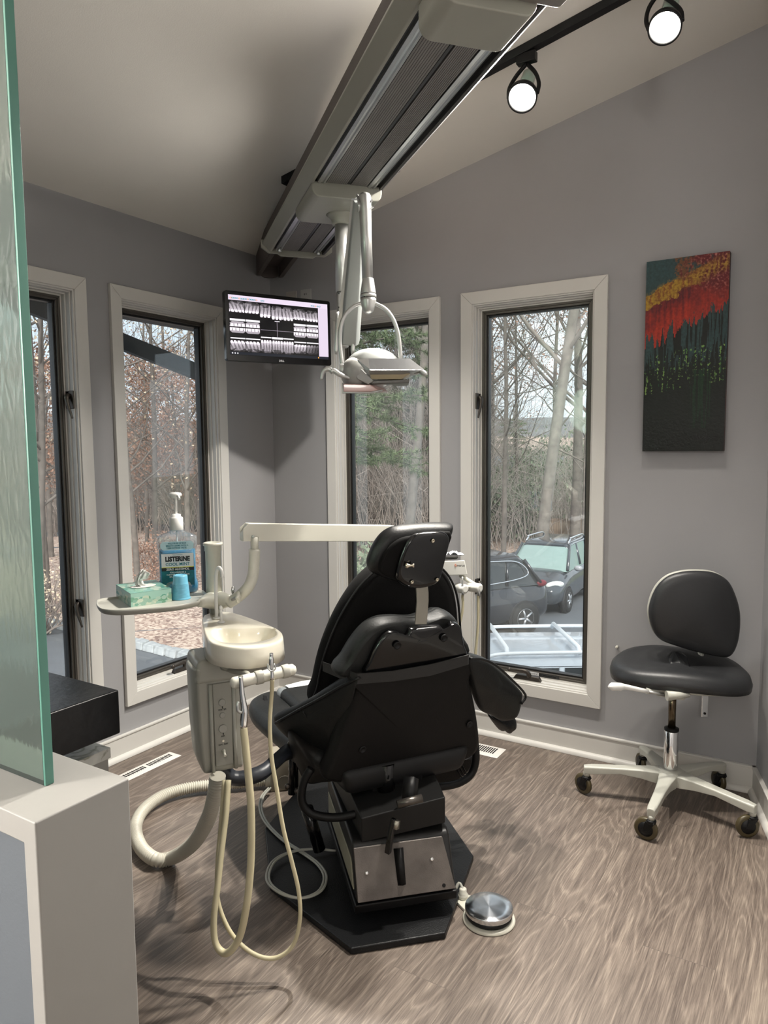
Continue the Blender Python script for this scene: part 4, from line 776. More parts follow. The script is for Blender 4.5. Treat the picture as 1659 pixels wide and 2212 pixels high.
# ---------------- hoses and handpieces
def handpiece(name, label, body, hose, r0, hr, parts):
    t = thing(name, label, 'dental handpiece', body[0][0])
    b = MB(); b.tube([p for p, _ in body], [r for _, r in body], 20, sub=3); b.build('handpiece_body', CHROME, t)
    b = MB(); b.tube(hose, hr, 14, sub=7); b.build('suction_hose', HOSE, t)
    for pts, r_ in parts: b = MB(); b.tube(pts, r_, 8, sub=4); b.build('valve_lever', SATIN, t)
    return t
d0 = 1.985
handpiece('suction_handpiece', 'thick chrome suction handpiece with wide yellowed hose in the holder', [(D(520, 1460, d0), .0065), (D(521, 1475, d0), .0062), (D(523, 1500, d0), .0075), (D(526, 1520, d0), .0085), (D(528, 1535, d0), .0105), (D(527, 1552, d0), .0105), (D(526, 1572, d0), .0095)],
    [D(526, 1570, d0), D(529, 1600, d0), D(537, 1680, d0), D(542, 1740, d0), D(543, 1820, d0), D(540, 1890, d0), D(532, 1960, d0), D(519, 2020, 2.0), D(500, 2052, 2.0), D(482, 2058, 2.01), D(465, 2035, 2.02), D(462, 1985, 2.03), D(470, 1915, 2.05), D(478, 1840, 2.08), D(488, 1760, 2.12), D(493, 1685, 2.16)], .01, [.0095, .0105]+[.0102]*8+[.009]*6,
    [([D(515, 1516, d0-.01), D(513, 1525, d0-.014), D(514, 1535, d0-.014), D(521, 1540, d0-.01)], .004)])
d1_ = 2.045
handpiece('saliva_ejector_handpiece', 'slim grey saliva ejector handpiece with thin hose in the holder', [(D(586, 1411, d1_-.02), .0052), (D(586, 1418, d1_-.02), .0050), (D(586, 1424, d1_-.02), .0065), (D(586, 1435, d1_-.02), .0068), (D(587, 1450, d1_-.02), .0052), (D(588, 1468, d1_-.02), .0056)],
    [D(588, 1466, d1_-.02), D(587, 1500, d1_), D(583, 1560, d1_), D(586, 1630, d1_), D(597, 1700, d1_), D(612, 1790, d1_), D(630, 1860, d1_), D(645, 1925, d1_), D(648, 1985, d1_), D(634, 2040, 2.05), D(600, 2068, 2.05), D(560, 2066, 2.05), D(520, 2040, 2.06), D(490, 2000, 2.07), D(470, 1940, 2.09), D(470, 1860, 2.1), D(478, 1770, 2.13), D(484, 1685, 2.16)], .01, [.0058]*10+[.0062]*8,
    [([D(578, 1434, d1_-.03), D(580, 1445, d1_-.035), D(588, 1450, d1_-.035), D(595, 1444, d1_-.03), D(592, 1434, d1_-.03)], .002)])
# corrugated vacuum hose
t = thing('vacuum_hose', 'ribbed cream vacuum hose looping on the floor from the cuspidor', 'hose', Z(340, 1862, 0.0))
pts = [D(470, 1676, 2.2), D(465, 1715, 2.22), D(450, 1768, 2.30), D(417, 1822, 2.44)]+[Z(u, v, .034) for u, v in ((372, 1853), (335, 1856), (303, 1828), (293, 1785), (312, 1748), (355, 1718), (410, 1702), (470, 1695), (530, 1690), (578, 1685))]
P2, _ = spline([Vector(p) for p in pts], .025, 24)
# resample evenly and ripple
ds = [0.]
for i in range(1, len(P2)): ds.append(ds[-1]+(P2[i]-P2[i-1]).length)
tot = ds[-1]; n_ = int(tot/.0024); out = []; j = 0
for k in range(n_+1):
    s = tot*k/n_
    while j < len(ds)-2 and ds[j+1] < s: j += 1
    out.append(P2[j].lerp(P2[j+1], (s-ds[j])/max(1e-9, ds[j+1]-ds[j])))
b = MB(); b.tube(out, [.0248 if (k % 4) in (0, 1) else .0200 for k in range(len(out))], 20); b.build('ribbed_tube', HOSEG, t)
b = MB(); b.tube([out[-1]-(out[-1]-out[-5]).normalized()*.01, out[-1]+(out[-1]-out[-5]).normalized()*.028], [.029, .029], 20); b.build('hose_cuff', CREAM, t)
# utility box
t = thing('utility_box', 'beige utility connection box on the floor behind the chair left side', 'junction box', Z(620, 1745, 0)); p = Z(585, 1712, 0)
b = MB(); b.hexa([p+AV*0, p+BV*.15, p+BV*.15+AV*.14, p+AV*.14]+[q+ZV*.15 for q in (p, p+BV*.15, p+BV*.15+AV*.14, p+AV*.14)]); b.build('box_housing', mat('beige_box', (.30, .27, .215, 1), .5), t, bevel=.006)
b = MB(); b.lathe([(.03, 0), (.03, .003)], p+BV*.06+ZV*.04-AV*.001, -AV, 20); b.build('knockout', mat('beige_dark', (.2, .19, .16, 1), .5), t)
# air tubing
t = thing('air_tubing', 'pair of thin grey tubes looping over the base plate', 'tubing', Z(660, 1900, .02))
for o_ in (-.0035, .0045):
    b = MB()
    pts = [Z(u, v, .03+.010*(i > 9 and i < 15)) for i, (u, v) in enumerate(((582, 1702), (566, 1722), (563, 1750), (577, 1780), (612, 1815), (655, 1843), (688, 1868), (702, 1895), (690, 1925), (650, 1940), (605, 1928), (578, 1900), (590, 1862), (630, 1840), (680, 1834), (722, 1838)))]
    pts = [p+Vector((o_, o_*.6, 0)) for p in pts]; b.tube(pts, .0042, 10, sub=6); b.build('thin_tube', mat('grey_tube', (.42, .42, .37, 1), .35), t)
# foot control
t = thing('foot_control', 'round chrome foot pedal on a cream base on the floor', 'foot pedal', Z(1055, 1990, 0)); fc = Z(1056, 1986, 0); 
b = MB(); b.lathe([(.083, 0), (.084, .004), (.080, .010), (.06, .012)], fc, seg=48); e_ = Z(1000, 1945, 0); b.tube([fc+ZV*.006, e_+ZV*.006], .0, 4) if False else None
dv = (e_-fc); dv.z = 0; dvn = dv.normalized(); pv = Vector((-dvn.y, dvn.x, 0)); b.hexa([fc+pv*.05, e_+dvn*.01+pv*.028, e_+dvn*.01-pv*.024, fc-pv*.06]+[q+ZV*.010 for q in (fc+pv*.05, e_+dvn*.01+pv*.028, e_+dvn*.01-pv*.024, fc-pv*.06)]); b.build('pedal_base', mat('cream_base', (.60, .59, .51, 1), .35), t, bevel=.003)
b = MB(); b.lathe([(.070, .012), (.073, .016), (.073, .028)], fc, seg=48); b.build('pedal_skirt', DK, t)
br_ = bpy.data.materials.new('brushed_disc'); br_.use_nodes = True; pz = br_.node_tree.nodes['Principled BSDF']; pz.inputs['Metallic'].default_value = 1; pz.inputs['Base Color'].default_value = (.72, .74, .77, 1); pz.inputs['Roughness'].default_value = .18; pz.inputs['Anisotropic'].default_value = .9; pz.inputs['Anisotropic Rotation'].default_value = .25
nt = br_.node_tree; tg = nd(nt, 'ShaderNodeTangent'); tg.direction_type = 'RADIAL'; tg.axis = 'Z'; nt.links.new(tg.outputs[0], pz.inputs['Tangent'])
b = MB(); b.lathe([(.0745, 0), (.0755, .002), (.0755, .015), (.0750, .0165), (.0742, .0172), (.05, .0174), (.0001, .0176)], (0, 0, 0), seg=64); o_ = b.build('pedal_disc', br_, None); o_.location = fc+ZV*.028; o_.parent = t; o_.matrix_parent_inverse = wm(t).inverted()
b = MB(); p = e_+ZV*.008; b.lathe([(.017, 0), (.017, .014), (.012, .018), (.012, .032), (.009, .035)], p, seg=20); b.build('cable_inlet', CREAM, t)
b = MB(); b.tube([p+ZV*.03, p+dvn*.02+ZV*.042, Z(975, 1925, .03), L(.25, .15, .03)], .005, 10, sub=4); b.build('pedal_cable', mat('grey_tube', (0, 0, 0, 1)), t)
# ================================================================ THINGS ON THE TRAY
TF = TZ+.0003
# tissue box
q0, q1, q3 = Z(283, 1312, TF), Z(371, 1299, TF), Z(252, 1290, TF); q2 = q1+(q3-q0); hB = .043
tis = thing('tissue_box', 'open green patterned tissue box at the left end of the tray', 'tissue box', (q0+q1+q2+q3)/4)
def tissue_cols(nx, ny, seed, top=False):
    A = np.zeros((ny, nx, 3)); g0 = np.array(srgb(112, 164, 150)[:3]); g1 = np.array(srgb(150, 190, 176)[:3]); A[:] = g0 if top else g1
    rng = random.Random(seed); yy, xx = np.mgrid[0:ny, 0:nx]; cs = [srgb(78, 150, 132), srgb(132, 176, 160), srgb(176, 200, 186), srgb(96, 150, 120), srgb(196, 206, 186)]
    for _ in range(44):
        cx_, cy_, r_ = rng.random()*nx, rng.random()*ny*(1 if top else .6), (3+rng.random()*3.5); c_ = np.array(cs[rng.randrange(5)][:3])
        A[((xx-cx_)**2+(yy-cy_)**2) < r_*r_] = c_*.75+A[int(min(ny-1, cy_)), int(min(nx-1, cx_))]*.25
    return A
b = MB(); b.hexa([q0, q1, q2, q3]+[q+ZV*hB for q in (q0, q1, q2, q3)]); b.build('carton', mat('carton_green', (.25, .45, .38, 1), .4), tis)
e_ = .0006; TIS = attr_mat('carton_print', .35, coat=.3)
nA = (q0-q3).normalized()*e_; nB = (q0-q1).normalized()*e_
painted('printed_side', 64, 30, lambda u, v: q0.lerp(q1, u)+ZV*hB*v+nA, tissue_cols(64, 30, 1), TIS, tis)
painted('printed_side', 50, 30, lambda u, v: q3.lerp(q0, u)+ZV*hB*v+nB, tissue_cols(50, 30, 2), TIS, tis)
painted('printed_top', 64, 50, lambda u, v: q0.lerp(q1, u).lerp(q3.lerp(q2, u), v)+ZV*(hB+e_), tissue_cols(64, 50, 3, True), TIS, tis)
uu, vv_ = (q1-q0), (q3-q0); tcn = (q0+q1+q2+q3)/4+ZV*(hB+.0012)
b = MB(); lp = [tcn+uu*.32*math.cos(2*PI*k/28)+vv_*.16*math.sin(2*PI*k/28)+ZV*.0005 for k in range(28)]; b.add(lp+[p+ZV*.0006 for p in lp], [tuple(range(28))[::-1], tuple(range(28, 56))]+[(i, (i+1) % 28, 28+(i+1) % 28, 28+i) for i in range(28)]); b.build('opening_film', mat('tissue_white', (.80, .80, .77, 1), .85, bump=.3, bscale=90), tis)
kt = (tcn-V(CAM)).dot(V(FW))/FPX; tb0 = tcn+ZV*.0; b = MB(); NU, NV = 14, 18
def TP(u, v, f): return tb0+V(RT)*((u-309)*kt)+ZV*(-(v-1268)*kt)+V(FW)*f
lef = spline([Vector(q) for q in ((294, 1272, .004), (293, 1262, -.006), (296, 1250, -.004), (300, 1240, .0), (306, 1231, .006))], 1, 5)[0]; rig = spline([Vector(q) for q in ((318, 1270, .010), (310, 1262, .002), (309, 1254, .0), (318, 1252, -.006), (327, 1240, -.004))], 1, 5)[0]
NV = len(lef)
for j in range(NV):
    for i in range(NU+1):
        q = lef[j].lerp(rig[j], i/NU); w_ = math.sin(PI*i/NU); b.v.append(tuple(TP(q.x, q.y-w_*2.2*(j/NV), q.z+.007*math.sin(i*1.35+j*.25)*w_-.010*w_+.003*math.sin(j*.9+i))))
for j in range(NV-1):
    for i in range(NU): k = j*(NU+1)+i; b.f.append([k, k+1, k+NU+2, k+NU+1]); b.sm.append(True); b.mi.append(0)
b.build('tissue', mat('tissue_white', (0, 0, 0, 1)), tis, sub=1, solid=.0012)
# mouthwash
bc = Z(386, 1279, TF); fw_ = Vector((bc.x-CAM[0], bc.y-CAM[1], 0)).normalized(); rt_ = Vector((-fw_.y, fw_.x, 0))*-1
kp = (bc-V(CAM)).dot(V(FW))/FPX          # metres per photo pixel here
mw = thing('mouthwash_bottle', 'large blue mouthwash bottle with white pump on the tray', 'bottle', bc)
def BP(x, y, z): return bc+rt_*x*kp+fw_*(y*kp)+ZV*(z*kp)
def bsec(hw, hd_, z, n=28, p=.62):
    sg = lambda c: math.copysign(abs(c)**p, c)
    return [BP(hw*sg(math.cos(2*PI*k/n)), hd_*sg(math.sin(2*PI*k/n)), z) for k in range(n)]
zt_ = 1279; prof = [(38, 19, 0), (41, 21, 3), (42, 21.5, 16), (41, 21, 24), (38.5, 19.5, 30), (38, 19, 60), (38, 19, 92), (38.5, 19, 97), (41, 21, 101), (42, 21.5, 115), (41, 20, 122), (30, 16, 128), (16, 11, 133), (13, 11, 137)]
b = MB(); b.rings([bsec(a_, c_, z) for a_, c_, z in prof], cap=False); b.build('bottle_shell', glass_mat('clear_plastic', (.86, .90, .92, 1), .08, .16, milk=(.8, .85, .88, 1), mf=.10), mw)
LIQ = mat('blue_liquid', (.0, .30, .62, 1), .15, spec=.5); pz = LIQ.node_tree.nodes['Principled BSDF']; pz.inputs['Transmission Weight'].default_value = .35; pz.inputs['IOR'].default_value = 1.1; pz.inputs['Base Color'].default_value = (.03, .47, .85, 1)
b = MB(); b.rings([bsec(a_-1, c_-1, z) for a_, c_, z in [(38, 19, 1)]+prof[1:6]+[(38, 19, 92.5)]]); b.build('mouthwash_liquid', LIQ, mw)
b = MB(); b.tube([BP(0, 0, 3), BP(0, 0, 136)], 1.5*kp, 8); b.build('dip_tube', mat('dip_tube', (.6, .75, .8, 1), .3), mw)
def lathe_b(name, prof_, m_, z0=0, dx=0): b = MB(); b.lathe([(r*kp, h*kp) for r, h in prof_], BP(dx, 0, z0), seg=36); return b.build(name, m_, mw)
lathe_b('pump_collar', [(13.5, 0), (14.5, 1), (14.3, 26), (12.5, 28), (10, 29), (9.5, 34), (5, 35)], WHITEP, 135)
lathe_b('pump_stem', [(3.2, 0), (3.2, 34), (4.5, 35), (5.2, 40)], WHITEP, 168)
lathe_b('pump_head', [(6, 0), (7, 1), (13.2, 6), (13.5, 9), (11, 12), (6, 13)], WHITEP, 203)
b = MB(); b.tube([BP(0, 0, 209), BP(6, -14, 208), BP(8, -26, 203)], [3.5*kp, 3.2*kp, 2.4*kp], 10, sub=3); b.build('pump_nozzle', WHITEP, mw)
def lbl(name, x0, x1, z0, z1, m_, off=.0, ch=0):
    b = MB(); d_ = -19.3-off; P = [(x0+ch, z0), (x1-ch, z0), (x1, z0+ch), (x1, z1-ch), (x1-ch, z1), (x0+ch, z1), (x0, z1-ch), (x0, z0+ch)] if ch else [(x0, z0), (x1, z0), (x1, z1), (x0, z1)]
    n = len(P); b.add([BP(x, d_, z) for x, z in P]+[BP(x, d_+.6, z) for x, z in P], [tuple(range(n))[::-1], tuple(range(n, 2*n))]+[(i, (i+1) % n, n+(i+1) % n, n+i) for i in range(n)]); return b.build(name, m_, mw)
LW = mat('label_white', (.85, .86, .85, 1), .4); LB = mat('label_black', (.006, .008, .01, 1), .4); LT = mat('label_teal', (.0, .135, .165, 1), .4, var=.35, vscale=40); LN = mat('label_navy', (.01, .22, .42, 1), .4); LY = mat('label_yellow', (.8, .75, .1, 1), .4)
lbl('label_body', -34, 34, 12, 88, LN, 0, 4); lbl('label_white_field', -33, 33, 58, 87, LW, .5); lbl('label_rule', -33, 33, 57.0, 58.4, LY, .55); lbl('label_black_band', -33, 33, 50, 57, LB, .5); lbl('label_teal_field', -33, 33, 18, 50, LT, .5)
lbl('upper_label', -34, 34, 95, 113, mat('label_pale', (.52, .74, .80, 1), .4), 3.0, 5)
def tx(s, size, z, m_, off=.7, bold=0., x=0, xs=1.): text_obj(s, size*kp, m_, lambda a, c, e: BP(x+a/kp, -19.3-off-e/kp, z+c/kp), mw, bold=bold*kp, ext=.15*kp, xs=xs)
TEAL = mat('ink_teal', (.0, .18, .24, 1), .4)
tx('LISTERINE', 13.5, 75, LB, .9, .75, xs=.84); tx('COOL MINT', 9, 64, TEAL, .9, .12, xs=1.0); tx('MOUTHWASH', 3.2, 84, TEAL, .9)
tx('ZERO ALCOHOL', 6.2, 53.4, LW, .9, .15); 
for k, s in enumerate(('FOR A FRESHER &', 'CLEANER MOUTH THAN', 'BRUSHING ALONE')): tx(s, 4.2, 46.5-k*4.6, LW, .9, .08)
for k, s in enumerate(("KILLS 99.9% OF BAD", "BREATH GERMS WITH A", "LESS INTENSE TASTE")): tx(s, 4.2, 109-k*5, TEAL, 3.6, .08)
# cup
cc_ = Z(391, 1293, TF); kc = (cc_-V(CAM)).dot(V(FW))/FPX
t = thing('plastic_cup', 'light blue ribbed plastic cup upside down beside the mouthwash', 'cup', cc_)
pr_ = [(20.5, 0), (20.8, 1.2), (19.6, 2.5)]
for k in range(11): z = 6+k*2.6; r_ = 19.3-(z*.09); pr_ += [(r_, z), (r_+.35, z+.7), (r_, z+1.4)]
pr_ += [(15.6, 38), (15.0, 49), (14.2, 51.5), (12, 52), (11.2, 51), (.01, 50.6)]
b = MB(); b.lathe([(r*kc, h*kc) for r, h in pr_], cc_, seg=48); b.build('cup_body', mat('cup_blue', (.20, .58, .80, 1), .28, coat=.2), t)
# ================================================================ CEILING DENTAL LAMP
lamp = thing('dental_lamp', 'silver dental lamp on a jointed arm hanging from the ceiling track', 'dental lamp', TR(1.6, .0, 2.44))
b = MB(); rbox(b, 1.44, 1.755, -.120, .145, 2.402, 2.458, .03); b.build('carriage', OLIVE, lamp, bevel=.005, bseg=3)
po = Z(737, 466, 2.40)
b = MB(); b.lathe([(.062, .004), (.050, -.004), (.040, -.014), (.036, -.026), (.036, -.034), (.030, -.036)], po, seg=36); b.build('post_socket', OLIVE, lamp)
zb = D(739, 628, dep(po)).z; ze = D(741, 748, dep(po)).z
b = MB(); b.lathe([(.0255, 0), (.0255, po.z-.02-zb)], Vector((po.x, po.y, zb)), seg=32); b.build('upper_post', SATIN, lamp)
b = MB(); b.lathe([(.019, 0), (.0225, .004), (.0225, zb-ze)], Vector((po.x, po.y, ze)), seg=32); b.build('lower_post', SATIN, lamp)
for v in (634, 664):
    b = MB(); p = D(732, v, dep(po)-.018); b.lathe([(.003, 0), (.003, .002)], p, -V(FW), 12); b.build('set_screw', BLK, lamp)
e0, e1 = D(756, 738, dep(po)-.02), D(778, 432, 2.50)
ax = (e1-e0).normalized(); sd = ax.cross(V(FW)).normalized(); sd = sd if sd.dot(V(RT)) > 0 else -sd; fr_ = ax.cross(sd).normalized()
b = MB(); b.rings([[e+sd*x*w+fr_*y*.040 for x, y in ((-1, -.5), (-.7, -1), (.7, -1), (1, -.5), (1, .5), (.7, 1), (-.7, 1), (-1, .5))] for e, w in ((e0, .036), (e0.lerp(e1, .3), .034), (e1, .022))], smooth=False); b.build('lower_arm', mat('painted_silver', (.34, .36, .35, 1), .4, metal=.3), lamp, bevel=.004)
b = MB(); b.rings([[e+sd*(x*.012-.042+.012*k)+fr_*y*.012 for x, y in ((-1, -1), (1, -1), (1, 1), (-1, 1))] for k, e in enumerate((e0.lerp(e1, .02), e0.lerp(e1, .5), e1))], smooth=False); b.build('spring_rod', SILV, lamp)
for u in (728, 766):
    b = MB(); p0, p1 = D(u+2, 674, dep(po)-.05), D(u-2 if u < 740 else u-5, 765, dep(po)-.05); b.tube([p0, p0.lerp(p1, .1), p0.lerp(p1, .9), p1], [.005, .0085, .0085, .005], 14); b.build('side_handle', SATIN, lamp)
dl = 2.45
tp_, bt = D(788, 424, dl), D(794, 604, dl)
b = MB(); n_ = 20; R = []
for f, wx, wy in ((0., .020, .034), (.03, .0215, .036), (.2, .0205, .030), (.45, .019, .022), (1., .0185, .0185)):
    p = tp_.lerp(bt, f); R.append([p+V(RT)*(wx*math.cos(2*PI*k/n_))+V(FW)*(wy*math.sin(2*PI*k/n_)) for k in range(n_)])
b.rings(R); b.build('drop_tube', SATIN, lamp)
b = MB(); p = D(777, 440, dl-.01); b.tube([D(772, 421, dl), D(776, 440, dl-.02), D(775, 458, dl-.01)], [.004, .006, .004], 10, sub=3); b.build('arm_joint', SATIN, lamp)
for u, v in ((801, 434), (803, 448)): b = MB(); b.lathe([(.004, 0), (.004, .006)], D(u, v, dl-.015), V(RT), 12); b.build('joint_screw', CHROME, lamp)
ka = dl/FPX; cc = D(795, 604, dl); dn = (D(796, 700, dl)-D(795, 604, dl)).normalized()
b = MB(); b.lathe([(.0185, -.002), (.0195, 0), (.0265, 30*ka), (.0265, 32*ka)], cc, dn, 32); b.build('cone_coupler', SATIN, lamp)
b = MB(); b.lathe([(.0272, 33*ka), (.0275, 41*ka)], cc, dn, 32); b.build('coupler_ring', SATIN, lamp)
b = MB(); b.lathe([(.0268, 42*ka), (.0262, 48*ka), (.022, 60*ka), (.018, 68*ka), (.012, 73*ka), (.0001, 74*ka)], cc, dn, 32); b.build('coupler_cap', SATIN, lamp)
b = MB(); b.lathe([(.0022, 0), (.0022, .001)], D(787, 641, dl-.027), -V(FW), 12); b.build('set_screw', BLK, lamp)
yk = [(741, 800), (737, 770), (734, 735), (737, 702), (748, 678), (766, 661), (783, 655), (796, 653), (812, 657), (832, 668), (847, 686), (857, 710), (862, 735), (866, 776)]
b = MB(); b.tube([D(u, v, dl) for u, v in yk], .0072, 14, sub=5); b.build('yoke', SATIN, lamp)
# head
HC = D(802, 800, dl+.0); RX, UZ, FZ = V(RT), ZV, Vector((-.528, .849, 0)).normalized()
def HP(u, v, f): return HC+RX*((u-802)*ka)+ZV*(-(v-800)*ka)+FZ*f
DOME = mat('dome_plastic', (.48, .50, .49, 1), .25, metal=.25, coat=.4, spec=.6)
b = MB(); b.ell(HP(805, 797, .03), (60*ka, .085, 46*ka), 32, 18, M=Matrix.Rotation(YAW, 3, 'Z'), p=.9); b.build('dome_cover', DOME, lamp)
b = MB(); b.ell(HP(770, 806, -.0), (34*ka, .062, 34*ka), 28, 16, M=Matrix.Rotation(YAW, 3, 'Z'), p=.9); b.build('lamp_housing', mat('grey_housing', (.30, .30, .285, 1), .4), lamp)
b = MB(); b.rings([[HP(u, v, f) for u, v in ((764, 800), (782, 800), (808, 826), (795, 833), (772, 822))] for f in (-.06, .04)], smooth=False); b.build('side_bracket', mat('grey_housing', (0, 0, 0, 1)), lamp, bevel=.004)
MIR = mat('mirror_steel', (.62, .63, .65, 1), .24, metal=.95, bump=.2, bscale=60)
P = [HP(797, 780, -.070), HP(884, 780, -.070), HP(912, 804, -.098), HP(800, 804, -.098)]
b = MB(); b.add(P+[p-ZV*.004 for p in P], [(0, 1, 2, 3), (7, 6, 5, 4), (0, 4, 5, 1), (1, 5, 6, 2), (2, 6, 7, 3), (3, 7, 4, 0)])
P = [HP(774, 782, -.060), HP(797, 780, -.070), HP(800, 804, -.098), HP(790, 802, -.085)]; b.add(P+[p-ZV*.004 for p in P], [(0, 1, 2, 3), (7, 6, 5, 4), (0, 4, 5, 1), (1, 5, 6, 2), (2, 6, 7, 3), (3, 7, 4, 0)]); b.build('reflector_shield', MIR, lamp)
b = MB(); b.hexa([HP(800, 813, -.07), HP(868, 813, -.07), HP(868, 813, .05), HP(800, 813, .05), HP(797, 806, -.094), HP(905, 806, -.094), HP(905, 806, .05), HP(797, 806, .05)]); b.build('shield_rim', SATIN, lamp, bevel=.001)
b = MB(); b.hexa([HP(802, 822, -.055), HP(866, 822, -.055), HP(866, 822, .05), HP(802, 822, .05), HP(800, 811, -.07), HP(885, 811, -.07), HP(885, 811, .05), HP(800, 811, .05)]); b.build('lamp_chamber', mat('amber_chamber', (.42, .36, .24, 1), .3), lamp)
b = MB(); b.hexa([HP(802, 832, -.05), HP(882, 830, -.05), HP(882, 830, .06), HP(802, 832, .06), HP(802, 825, -.05), HP(884, 822, -.05), HP(884, 822, .06), HP(802, 825, .06)]); b.build('lens_carrier', mat('dark_bronze', (.09, .085, .075, 1), .35), lamp, bevel=.002)
for u in (806, 900): b = MB(); p = HP(u, 800, -.082); b.lathe([(.0055, 0), (.0055, .003), (.004, .005)], p, (ZV*.7+FZ*-.7), 14); b.build('shield_screw', CREAM, lamp)
b = MB(); b.hexa([HP(743, 850, -.05), HP(822, 848, -.05), HP(838, 846, .03), HP(752, 848, .03), HP(742, 831, -.05), HP(800, 833, -.05), HP(830, 832, .03), HP(752, 830, .03)]); b.build('pink_lens', mat('pink_lens', (.55, .36, .33, 1), .2, coat=.4), lamp, bevel=.003)
b = MB(); b.tube([HP(742, 830, -.052), HP(741, 850, -.052), HP(800, 850, -.052), HP(826, 845, -.05)], .003, 8); b.build('lens_frame', SATIN, lamp)
b = MB(); b.lathe([(.018, -.014), (.020, -.012), (.020, .012), (.018, .014)], HP(744, 800, -.02), RX, 28); b.build('tilt_knob', SATIN, lamp)
b = MB(); b.tube([HP(770, 820, -.03), HP(752, 818, -.05), HP(735, 812, -.06), HP(726, 806, -.06), HP(718, 804, -.06)], [.006, .0075, .0085, .009, .009], 14, sub=4); b.tube([HP(722, 808, -.06), HP(715, 802, -.06), HP(706, 803, -.06), HP(700, 810, -.06), HP(697, 824, -.06)], [.009, .0085, .008, .007, .005], 14, sub=4); b.build('grab_handle', SATIN, lamp)
b = MB(); b.tube([HP(895, 806, -.03), HP(905, 805, -.05), HP(914, 810, -.06), HP(918, 815, -.06)], [.006, .008, .009, .006], 14, sub=4); b.build('grab_handle', SATIN, lamp)
# ================================================================ DELIVERY UNIT (far side)
dd = 2.9; kd = dd/FPX
du = thing('delivery_unit', 'white instrument delivery unit with two holders right of the headrest', 'delivery unit', D(985, 1230, dd))
def DP(u, v, f=0.): return D(u, v, dd+f)
b = MB(); b.hexa([DP(955, 1244, 0), DP(1010, 1242, 0), DP(1004, 1240, .16), DP(962, 1242, .16), DP(955, 1212, .0), DP(1004, 1210, .0), DP(998, 1209, .14), DP(962, 1211, .14)]); b.build('control_head', mat('cream_white', (.66, .66, .62, 1), .3), du, bevel=.004)
text_obj('marus', 7.5*kd, mat('dark_ink', (0, 0, 0, 1)), lambda x, y, z: DP(995, 1221.5, -.0005)+V(RT)*x+ZV*y, du, bold=.1*kd, ext=.0002)
b = MB(); b.tube([DP(984.6+2.1*math.cos(a*PI/8), 1221+2.1*math.sin(a*PI/8), -.001) for a in range(14)], .0009, 6); b.build('logo_ring', mat('logo_orange', (.75, .16, .04, 1), .4), du)
b = MB(); b.hexa([DP(955, 1209, .02), DP(987, 1208, .02), DP(985, 1208, .12), DP(957, 1209, .12), DP(952, 1203, .0), DP(992, 1202, .0), DP(989, 1201, .14), DP(955, 1202, .14)]); b.build('instrument_tray', SATIN, du, bevel=.002)
b = MB(); b.tube([DP(994, 1243, .05), DP(1010, 1253, .03), DP(1028, 1264, .0)], .0085, 12); b.build('holder_strut', CREAM, du)
for u0, u1, v in ((985, 1006, 1271), (1012, 1038, 1269)):
    b = MB(); p0, p1 = DP(u0, v-2, .03), DP(u1, v+2, -.02); b.tube([p0, p0.lerp(p1, .08), p0.lerp(p1, .92), p1], [.011, .019, .019, .011], 20); b.build('handpiece_holder', mat('cream_white', (0, 0, 0, 1)), du)
b = MB(); b.tube([DP(1002, 1267, 0), DP(1016, 1268, 0)], .006, 12); b.build('holder_link', CREAM, du)
b = MB(); b.tube([DP(955, 1240, .1), DP(930, 1260, .2), DP(900, 1300, .3)], .012, 10); b.build('unit_post', CREAM, du)
t = thing('instrument_wipes', 'crumpled white wipes lying in the small instrument tray', 'wipes', DP(975, 1200, .05)); b = MB(); rng = random.Random(9); g = 11
for i in range(g+1):
    for j in range(g+1):
        x, y = i/g, j/g; b.v.append(tuple(DP(956+46*x, 1201.5, .0+.14*y)+ZV*(.004+.016*(rng.random()**1.5)*(math.sin(PI*x)+.25))))
for i in range(g):
    for j in range(g): k = i*(g+1)+j; b.f.append([k, k+1, k+g+2, k+g+1]); b.sm.append(False); b.mi.append(0)
b.build('folded_wipe', mat('paper_white', (.72, .76, .80, 1), .8), t, solid=.0015)
for u, v, lb, hz in ((999, 1268, 'instrument handpiece in the nearer holder of the delivery unit', [(999, 1290), (1000, 1305), (997, 1330), (985, 1370), (960, 1430)]), (1034, 1270, 'instrument handpiece in the outer holder next to the window frame', [(1033, 1285), (1033, 1330), (1031, 1370), (1026, 1420), (1018, 1470), (1000, 1520), (980, 1540)])):
    t = thing('unit_handpiece', lb, 'dental handpiece', DP(u, v)); b = MB(); b.tube([DP(u, v-22 if u < 1010 else v-3, -.02), DP(u, v, -.02), DP(u+1, v+17, -.02)], [.0035, .0045, .006], 12, sub=3); b.build('handpiece_body', SATIN, t)
    b = MB(); b.tube([DP(u+1, v+15, -.02)]+[DP(*q) for q in hz], .0055, 12, sub=5); b.build('air_hose', HOSE, t)
